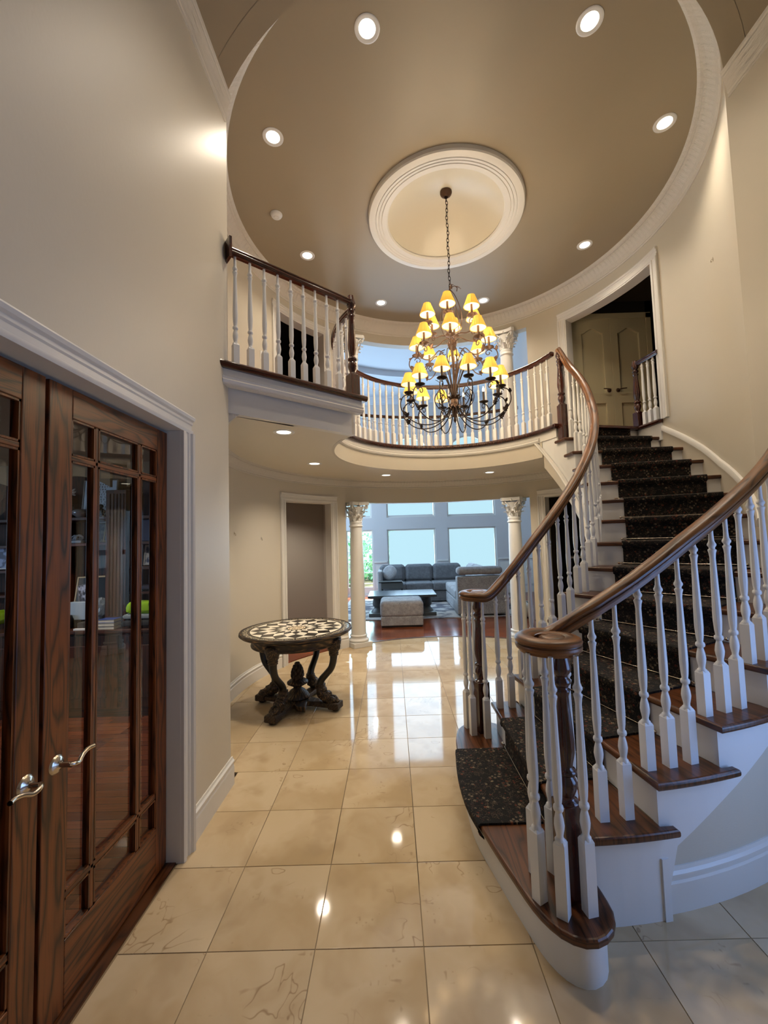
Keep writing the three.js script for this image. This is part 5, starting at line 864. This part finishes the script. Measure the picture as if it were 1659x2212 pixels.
// garden seen through the glazed door and windows
S('lawn', box(-8, -0.3, -24, 10, -0.12, -13.3), plain(0x9cc7a4, 1));
function tree(x, z, h, r, label) {
  const t = thing('garden_tree', label, 'tree', [x, -0.12, z]);
  local('trunk', cyl(0.12, 0.07, h * 0.6, [0, 0, 0], 10), plain(0x6a6a58, 0.9), t);
  const g = [], base = sheet(2, 2, (u, v) => new THREE.Vector3((v - 0.5) * 0.16 * Math.sin(Math.PI * (0.1 + u * 0.85)), u * 0.24, 0.02 * Math.sin(u * 3)));
  for (let i = 0; i < 900; i++) { const a = rnd() * 6.283, b = Math.acos(rr(-1, 1)), q = r * Math.cbrt(rr(0.3, 1)); const m = new THREE.Matrix4().compose(new THREE.Vector3(q * Math.sin(b) * Math.cos(a), h * 0.62 + q * Math.cos(b) * 1.15, q * Math.sin(b) * Math.sin(a)), new THREE.Quaternion().setFromEuler(new THREE.Euler(rr(0, 6), rr(0, 6), rr(0, 6))), new THREE.Vector3(1, 1, 1)); g.push(base.clone().applyMatrix4(m)); }
  local('foliage', g, phy({ color: 0x6fae86, roughness: 1, transmission: 0.35, thickness: 0 }), t).userData.kind = 'stuff';
}
tree(-1.7, -15.4, 2.6, 1.2, 'pale green garden tree outside the glazed door, on its left');
tree(-0.7, -18.2, 2.2, 1.2, 'pale green garden bush outside the glazed door, lower on the right');
const garden = new THREE.PointLight(new THREE.Color(0.8, 1.0, 1), 1200, 0); garden.position.set(-1.0, 4.5, -13.9); garden.shadow.radius = 20; scene.add(garden);

// ═════════ STUDY (behind the glass) ═════════
{
  const t = thing('bookcase', 'dark wooden built-in bookcase with arched top behind the glazed doors', 'bookcase', [-3.7, 0, -4.6]), B = M.bookcase;
  const wd = (g, a) => wood(g, a);
  part('back_panel', wd(box(-5.5, 0, -4.80, -1.95, 2.6, -4.77), 'y'), B, t);
  for (const [x0, x1] of [[-3.015, -2.80], [-4.02, -3.80], [-5.3, -5.1]]) { part('pilaster', wd(rbox(x0, 0, -4.78, x1, 2.32, -4.36, 0.004), 'y'), B, t); const fl = []; for (let i = 0; i < 5; i++) fl.push(rbox(x0 + 0.03 + i * 0.036, 1.0, -4.365, x0 + 0.048 + i * 0.036, 2.28, -4.352, 0.003)); part('fluting', fl, B, t); }
  for (const y of [2.045, 1.768]) for (const [a, b] of [[-3.80, -3.015], [-5.1, -4.02], [-2.80, -1.97]]) part('shelf_board', wd(rbox(a, y - 0.032, -4.78, b, y, -4.42, 0.004), 'x'), B, t);
  for (const y of [1.50, 1.24]) for (const [a, b] of [[-5.1, -4.02], [-2.80, -1.97]]) part('shelf_board', wd(rbox(a, y - 0.03, -4.78, b, y, -4.42, 0.004), 'x'), B, t);
  part('counter', wd(rbox(-5.5, 0.85, -4.78, -1.97, 0.885, -4.22, 0.006), 'x'), B, t);
  for (const [a, b] of [[-5.4, -4.5], [-4.5, -3.62], [-3.62, -2.8], [-2.8, -2.0]]) { const d = part('cabinet_door', wd(rbox(a + 0.02, 0.1, -4.30, b - 0.02, 0.82, -4.275, 0.004), 'y'), B, t); part('door_panel', wd(rbox(a + 0.12, 0.2, -4.276, b - 0.12, 0.72, -4.262, 0.008), 'y'), B, d); }
  part('plinth', wd(box(-5.5, 0, -4.77, -1.97, 0.86, -4.31), 'x'), B, t);
  const arch = (a, b) => { const s = new THREE.Shape(); s.moveTo(a, 2.62); s.lineTo(b, 2.62); s.lineTo(b, 2.36); s.quadraticCurveTo((a + b) / 2, 2.62, a, 2.36); s.closePath(); const g = new THREE.ExtrudeGeometry(s, { depth: 0.04, bevelEnabled: false, curveSegments: 16 }); g.translate(0, 0, -4.44); return g; };
  for (const [a, b] of [[-3.82, -3.0], [-5.12, -4.0], [-2.82, -1.97]]) part('arch', wd(arch(a, b), 'x'), plain(0x8a7758, 0.6), t);
}
const canvasTex = (w, h, f) => { const c = document.createElement('canvas'); c.width = w; c.height = h; f(c.getContext('2d')); const t = new THREE.CanvasTexture(c); t.colorSpace = THREE.SRGBColorSpace; return t; };
function frameThing(name, label, cat, x, y, z, w, h, tilt, turn, fw, fm, pm) {
  const t = thing(name, label, cat, [x, y + 0.006, z]); t.rotation.set(tilt, turn, 0, 'YXZ'); const d = 0.02;
  local('frame', [rbox(-w / 2, 0, -d, -w / 2 + fw, h, 0, 0.003), rbox(w / 2 - fw, 0, -d, w / 2, h, 0, 0.003), rbox(-w / 2 + fw, 0, -d, w / 2 - fw, fw, 0, 0.003), rbox(-w / 2 + fw, h - fw, -d, w / 2 - fw, h, 0, 0.003)], fm, t);
  local('print', new THREE.PlaneGeometry(w - 2 * fw, h - 2 * fw).translate(0, h / 2, -0.006), pm, t); local('backing', box(-w / 2 + fw * 0.5, fw * 0.5, -d + 0.001, w / 2 - fw * 0.5, h - fw * 0.5, -0.008), M.dark, t); return t;
}
{
  const cream = plain(0xb8ab90, 0.5), silver = plain(0x9a9a98, 0.35, 0.4);
  const signT = canvasTex(512, 640, (x) => { x.fillStyle = '#cfe0ee'; x.fillRect(0, 0, 512, 640); x.fillStyle = '#333a44'; x.font = 'bold 46px sans-serif'; x.textAlign = 'center'; ['SPEAK', 'THE TRUTH', 'THINK', 'NEVER KING', 'USE DICTION', 'WHEN LE', 'RECOGUTY', 'THAT C', 'REMEM YOU', 'CAME I', 'AND A', 'POS'].forEach((s, i) => x.fillText(s.split('').join(' ').slice(0, 24), 256, 80 + i * 46, 460)); });
  frameThing('framed_print', 'white framed text print leaning on the top bookcase shelf', 'print', -3.24, 2.046, -4.56, 0.38, 0.42, -0.10, 0, 0.012, silver, plain(0xffffff, 0.5)).children[1].material = std({ map: signT, roughness: 0.4 });
  const ph = (seed2, a, b) => std({ roughness: 0.4, map: tex(64, 64, (u, v) => { const n = fbm(u * 6 + seed2, v * 6 + seed2, 3); return mix3(a, b, clamp((n - 0.4) * 5, 0, 1)); }) });
  frameThing('framed_photo', 'gold framed photograph leaning on the second shelf', 'photo frame', -3.08, 1.769, -4.55, 0.20, 0.24, -0.2, 0, 0.018, plain(0x7a6c4a, 0.4), ph(1, [40, 48, 66], [120, 130, 150]));
  frameThing('framed_photo', 'dark framed photograph left of the gold one on the second shelf', 'photo frame', -3.26, 1.769, -4.58, 0.15, 0.22, -0.15, 0.2, 0.014, plain(0x5a4c34, 0.4), ph(2, [30, 30, 34], [90, 84, 76]));
  for (let i = 0; i < 3; i++) frameThing('framed_poster', ['frontmost large cream frame with a black poster on the counter', 'middle of three large cream frames leaning on the counter', 'rearmost of three large cream frames leaning on the counter'][i], 'frame', -3.29 + i * 0.035, 0.886, -4.50 - i * 0.045, 0.36, 0.52, -0.22, 0.10, 0.014, cream, plain(0x14171b, 0.3));
  const pic = frameThing('photo_print', 'tilted blue and white photograph in front of the black poster', 'photo', -3.335, 1.12, -4.50, 0.10, 0.20, -0.2, 0.1, 0.006, plain(0x8a90a0, 0.5), ph(5, [30, 32, 50], [170, 178, 205])); pic.rotation.z = 0.25;
  single('paper_tray', rbox(-3.42, 0.96, -4.46, -3.24, 1.15, -4.40, 0.01).rotateX(0), plain(0xa9bccf, 0.5), 'pale blue box standing in front of the black poster', 'box');
  { const t = thing('speaker', 'small black cylindrical speaker on the study counter', 'speaker', [-3.40, 0.886, -4.36]); local('body', lathe([[0, 0], [0.038, 0], [0.044, 0.01], [0.045, 0.10], [0.040, 0.125], [0.028, 0.132], [0, 0.132]], 24), M.dark, t); local('top_ring', new THREE.TorusGeometry(0.033, 0.004, 6, 24).rotateX(Math.PI / 2).translate(0, 0.131, 0), plain(0x444444, 0.4), t); }
  single('storage_box', rbox(-3.50, 0.886, -4.40, -3.36, 0.99, -4.30, 0.006).translate(0, 0, -0.10), plain(0x6f6a52, 0.7), 'olive cardboard box behind the small black speaker', 'box');
  single('clear_bag', (() => { const g = new THREE.IcosahedronGeometry(0.11, 3), p = g.attributes.position; for (let i = 0; i < p.count; i++) { const f = 1 + 0.28 * (fbm(p.getX(i) * 40 + 9, p.getY(i) * 40 + p.getZ(i) * 30 + 9, 3) - 0.5); p.setXYZ(i, p.getX(i) * f * 0.75, p.getY(i) * f * 1.1, p.getZ(i) * f * 0.5); } g.computeVertexNormals(); return g.translate(-3.10, 1.07, -4.43); })(), phy({ color: 0x8d9aa8, roughness: 0.15, transmission: 0.3, thickness: 0 }), 'crumpled clear plastic bag on the study counter', 'bag');
  single('desk_tray', [rbox(-3.22, 0.887, -4.42, -3.02, 0.96, -4.25, 0.008)], plain(0x3c352c, 0.6), 'dark low tray below the clear bag', 'tray');
  single('paper_stack', rbox(-3.24, 0.886, -4.26, -3.0, 0.905, -4.225, 0.003), plain(0xdfe3e6, 0.7), 'white paper stack at the front of the counter', 'papers');
  [['lowest grey book of the stack on the study counter', 0x8c8a86], ['middle white book of the stack on the study counter', 0xb8b8b4], ['blue book on top of the stack on the study counter', 0x3b57a8]].forEach(([l, c], i) => { const b = thing('book', l, 'book', [-2.92, 0.886 + i * 0.034, -4.30], 'books stacked on the study counter'); local('cover', [rbox(-0.085, 0, -0.06, 0.085, 0.003, 0.06, 0.001), rbox(-0.085, 0.029, -0.06, 0.085, 0.032, 0.06, 0.001), rbox(-0.085, 0, -0.06, -0.082, 0.032, 0.06, 0.001)], plain(c, 0.5), b); local('pages', box(-0.082, 0.003, -0.056, 0.080, 0.029, 0.056), plain(0xd8d4c8, 0.8), b); });
  const flower = thing('white_flower', 'white artificial flower on the top bookcase shelf', 'flower', [-3.46, 2.046, -4.46]); { const pet = []; for (let i = 0; i < 14; i++) pet.push(new THREE.SphereGeometry(0.022, 8, 6).scale(1, 0.4, 0.7).translate(0.026, 0, 0).rotateZ(rr(-0.8, 0.8)).rotateY(i * 2.4).translate(0, 0.275 + rr(-0.015, 0.015), 0)); local('petals', pet, plain(0xf1eee6, 0.7), flower); local('stem', tube([new THREE.Vector3(0, 0, 0), new THREE.Vector3(0.01, 0.13, 0), new THREE.Vector3(0, 0.27, 0)], 0.004, 10), plain(0x3a4a2a, 0.8), flower); local('vase', lathe([[0, 0], [0.03, 0], [0.04, 0.04], [0.022, 0.10], [0.026, 0.12]], 18), plain(0x4d4436, 0.4), flower); }
  single('glass_bowl', lathe([[0, 0], [0.035, 0.0], [0.075, 0.03], [0.085, 0.06], [0.06, 0.085], [0, 0.09]], 24, [-3.34, 2.046, -4.44]), plain(0x8a8f96, 0.15, 0.3), 'domed grey bowl in front of the text print', 'bowl');
  const fig = (x, l, s) => { const t = thing('figurine', l, 'figurine', [x, 2.046, -4.45]); const g = [lathe([[0, 0], [0.035, 0], [0.03, 0.015], [0.018, 0.03], [0.026, 0.055], [0.015, 0.075], [0, 0.08]], 16), new THREE.SphereGeometry(0.018, 12, 8).translate(0.006, 0.094, 0.004), tube([new THREE.Vector3(0.02, 0.06, 0), new THREE.Vector3(0.04, 0.05, 0.01), new THREE.Vector3(0.035, 0.025, 0.015)], 0.007, 10)]; local('body', g.map((q) => q.scale(s, s, s)), M.dark, t); local('base', rbox(-0.04, -0.001, -0.025, 0.04, 0.008, 0.025, 0.002), plain(0xb0a898, 0.6), t); };
  fig(-3.13, 'small dark figurine in front of the text print', 1.2); fig(-3.055, 'dark figurine beside the bookcase pilaster', 1.0);
  { const t = thing('dried_plant', 'dried leafy plant beside the fluted pilaster on the top shelf', 'plant', [-3.045, 2.046, -4.56]); const g = []; for (let i = 0; i < 60; i++) g.push(sheet(2, 1, (u, v) => new THREE.Vector3((v - 0.5) * 0.02 * Math.sin(0.3 + u * 2.5), u * 0.04, 0)).rotateX(rr(-1, 1)).rotateY(rr(0, 6)).translate(rr(-0.035, 0.035), rr(0.05, 0.2), rr(-0.03, 0.03))); local('leaves', g, plain(0x6f6a4c, 0.9), t); local('pot', lathe([[0, 0], [0.025, 0], [0.032, 0.06]], 14), plain(0x3a3128, 0.7), t); }
  single('gift_bow', [...[0, 1, 2, 3, 4].map((i) => new THREE.TorusGeometry(0.04, 0.012, 6, 16).scale(1, 0.6, 1).rotateY(i * 1.2).rotateX(0.5).translate(-3.42 + 0.02 * Math.cos(i * 1.3), 1.83, -4.5)), rbox(-3.49, 1.769, -4.56, -3.35, 1.80, -4.46, 0.006)], plain(0x6f7f94, 0.5), 'blue ribbon bow on a dark box, second shelf', 'ribbon');
  // right and left bays
  const cloth = (x, y, z, w, h, d, c, l, nm = 'folded_shirt') => { const g = new RoundedBoxGeometry(w, h, d, 5, Math.min(h, d) * 0.42), p = g.attributes.position; for (let i = 0; i < p.count; i++) { const n = fbm(p.getX(i) * 30 + x * 9 + 20, p.getZ(i) * 30 + p.getY(i) * 25 + 20, 3) - 0.5; p.setY(i, p.getY(i) + n * h * 0.5); p.setX(i, p.getX(i) + n * 0.02); } g.computeVertexNormals(); return single(nm, g.translate(x, y, z), plain(c, 0.9), l, 'clothes'); };
  cloth(-2.62, 1.08, -4.4, 0.30, 0.13, 0.22, 0x9fd41e, 'neon green work shirt heaped on the right of the study counter');
  cloth(-4.25, 1.01, -4.4, 0.26, 0.14, 0.22, 0x9fd41e, 'neon green work shirt seen through the left door leaf');
  cloth(-2.63, 1.0, -4.38, 0.3, 0.05, 0.2, 0x8d99a0, 'pale grey folded shirt under the neon green one');
  cloth(-2.63, 0.935, -4.36, 0.3, 0.07, 0.2, 0x2d3033, 'black folded clothes at the bottom of the counter pile');
  cloth(-2.60, 1.275, -4.5, 0.36, 0.04, 0.2, 0x2a3048, 'navy folded clothes on the low right shelf', 'folded_clothes');
  frameThing('framed_photo', 'white photograph frame on the middle right shelf', 'photo frame', -2.62, 1.505, -4.5, 0.16, 0.22, -0.15, 0, 0.014, plain(0xaeb8c4, 0.5), ph(7, [70, 90, 130], [190, 200, 215]));
  frameThing('framed_photo', 'grey photograph frame on the low right shelf', 'photo frame', -2.60, 1.30, -4.56, 0.16, 0.19, -0.12, 0, 0.016, plain(0x767a7e, 0.4), ph(8, [60, 66, 72], [140, 150, 160]));
  frameThing('framed_photo', 'blue and white photograph frame seen through the left door leaf', 'photo frame', -4.20, 1.505, -4.5, 0.20, 0.26, -0.12, 0.1, 0.014, plain(0xd9dde2, 0.5), ph(9, [24, 40, 84], [150, 165, 205]));
  single('storage_bin', rbox(-2.76, 1.769, -4.6, -2.5, 2.0, -4.45, 0.01), plain(0x2c3f66, 0.6), 'navy blue storage bin on the second shelf at the right', 'bin');
}
{ const t = struct('window_9', [-3.25, 0.8, -10.4]); part('window_frame', [box(-3.27, 0.7, -11.8, -3.2, 0.8, -9.0), box(-3.27, 4.4, -11.8, -3.2, 4.5, -9.0), box(-3.27, 0.8, -11.8, -3.2, 4.4, -11.7), box(-3.27, 0.8, -9.1, -3.2, 4.4, -9.0), box(-3.26, 0.8, -10.45, -3.21, 4.4, -10.35)], M.trim, t); part('pane', box(-3.255, 0.8, -11.7, -3.24, 4.4, -9.1), std({ color: 0x223344, emissive: new THREE.Color(0.45, 0.7, 1), emissiveIntensity: 0.9 }), t); }
S('window_7', [box(-5.62, 0.9, -3.2, -5.58, 2.4, -1.6)], plain(0xb9c6d4, 0.5));
{ // tall window in the right entry wall, outside the frame
  const t = struct('window_8', [XR, 0.2, -1.15]);
  part('window_frame', [box(XR - 0.05, 0.2, -1.77, XR + 0.01, 2.2, -1.70), box(XR - 0.05, 0.2, -0.60, XR + 0.01, 2.2, -0.53), box(XR - 0.05, 2.15, -1.77, XR + 0.01, 2.22, -0.53), box(XR - 0.05, 0.18, -1.77, XR + 0.01, 0.25, -0.53), box(XR - 0.04, 0.2, -1.17, XR + 0.01, 2.2, -1.13)], M.trim, t);
  part('pane', new THREE.PlaneGeometry(1.1, 1.92).rotateY(-Math.PI / 2).translate(XR - 0.02, 1.2, -1.15), std({ color: 0x223344, emissive: new THREE.Color(0.4, 0.65, 1), emissiveIntensity: 0.8 }), t);
}
renderer.render(scene, camera);
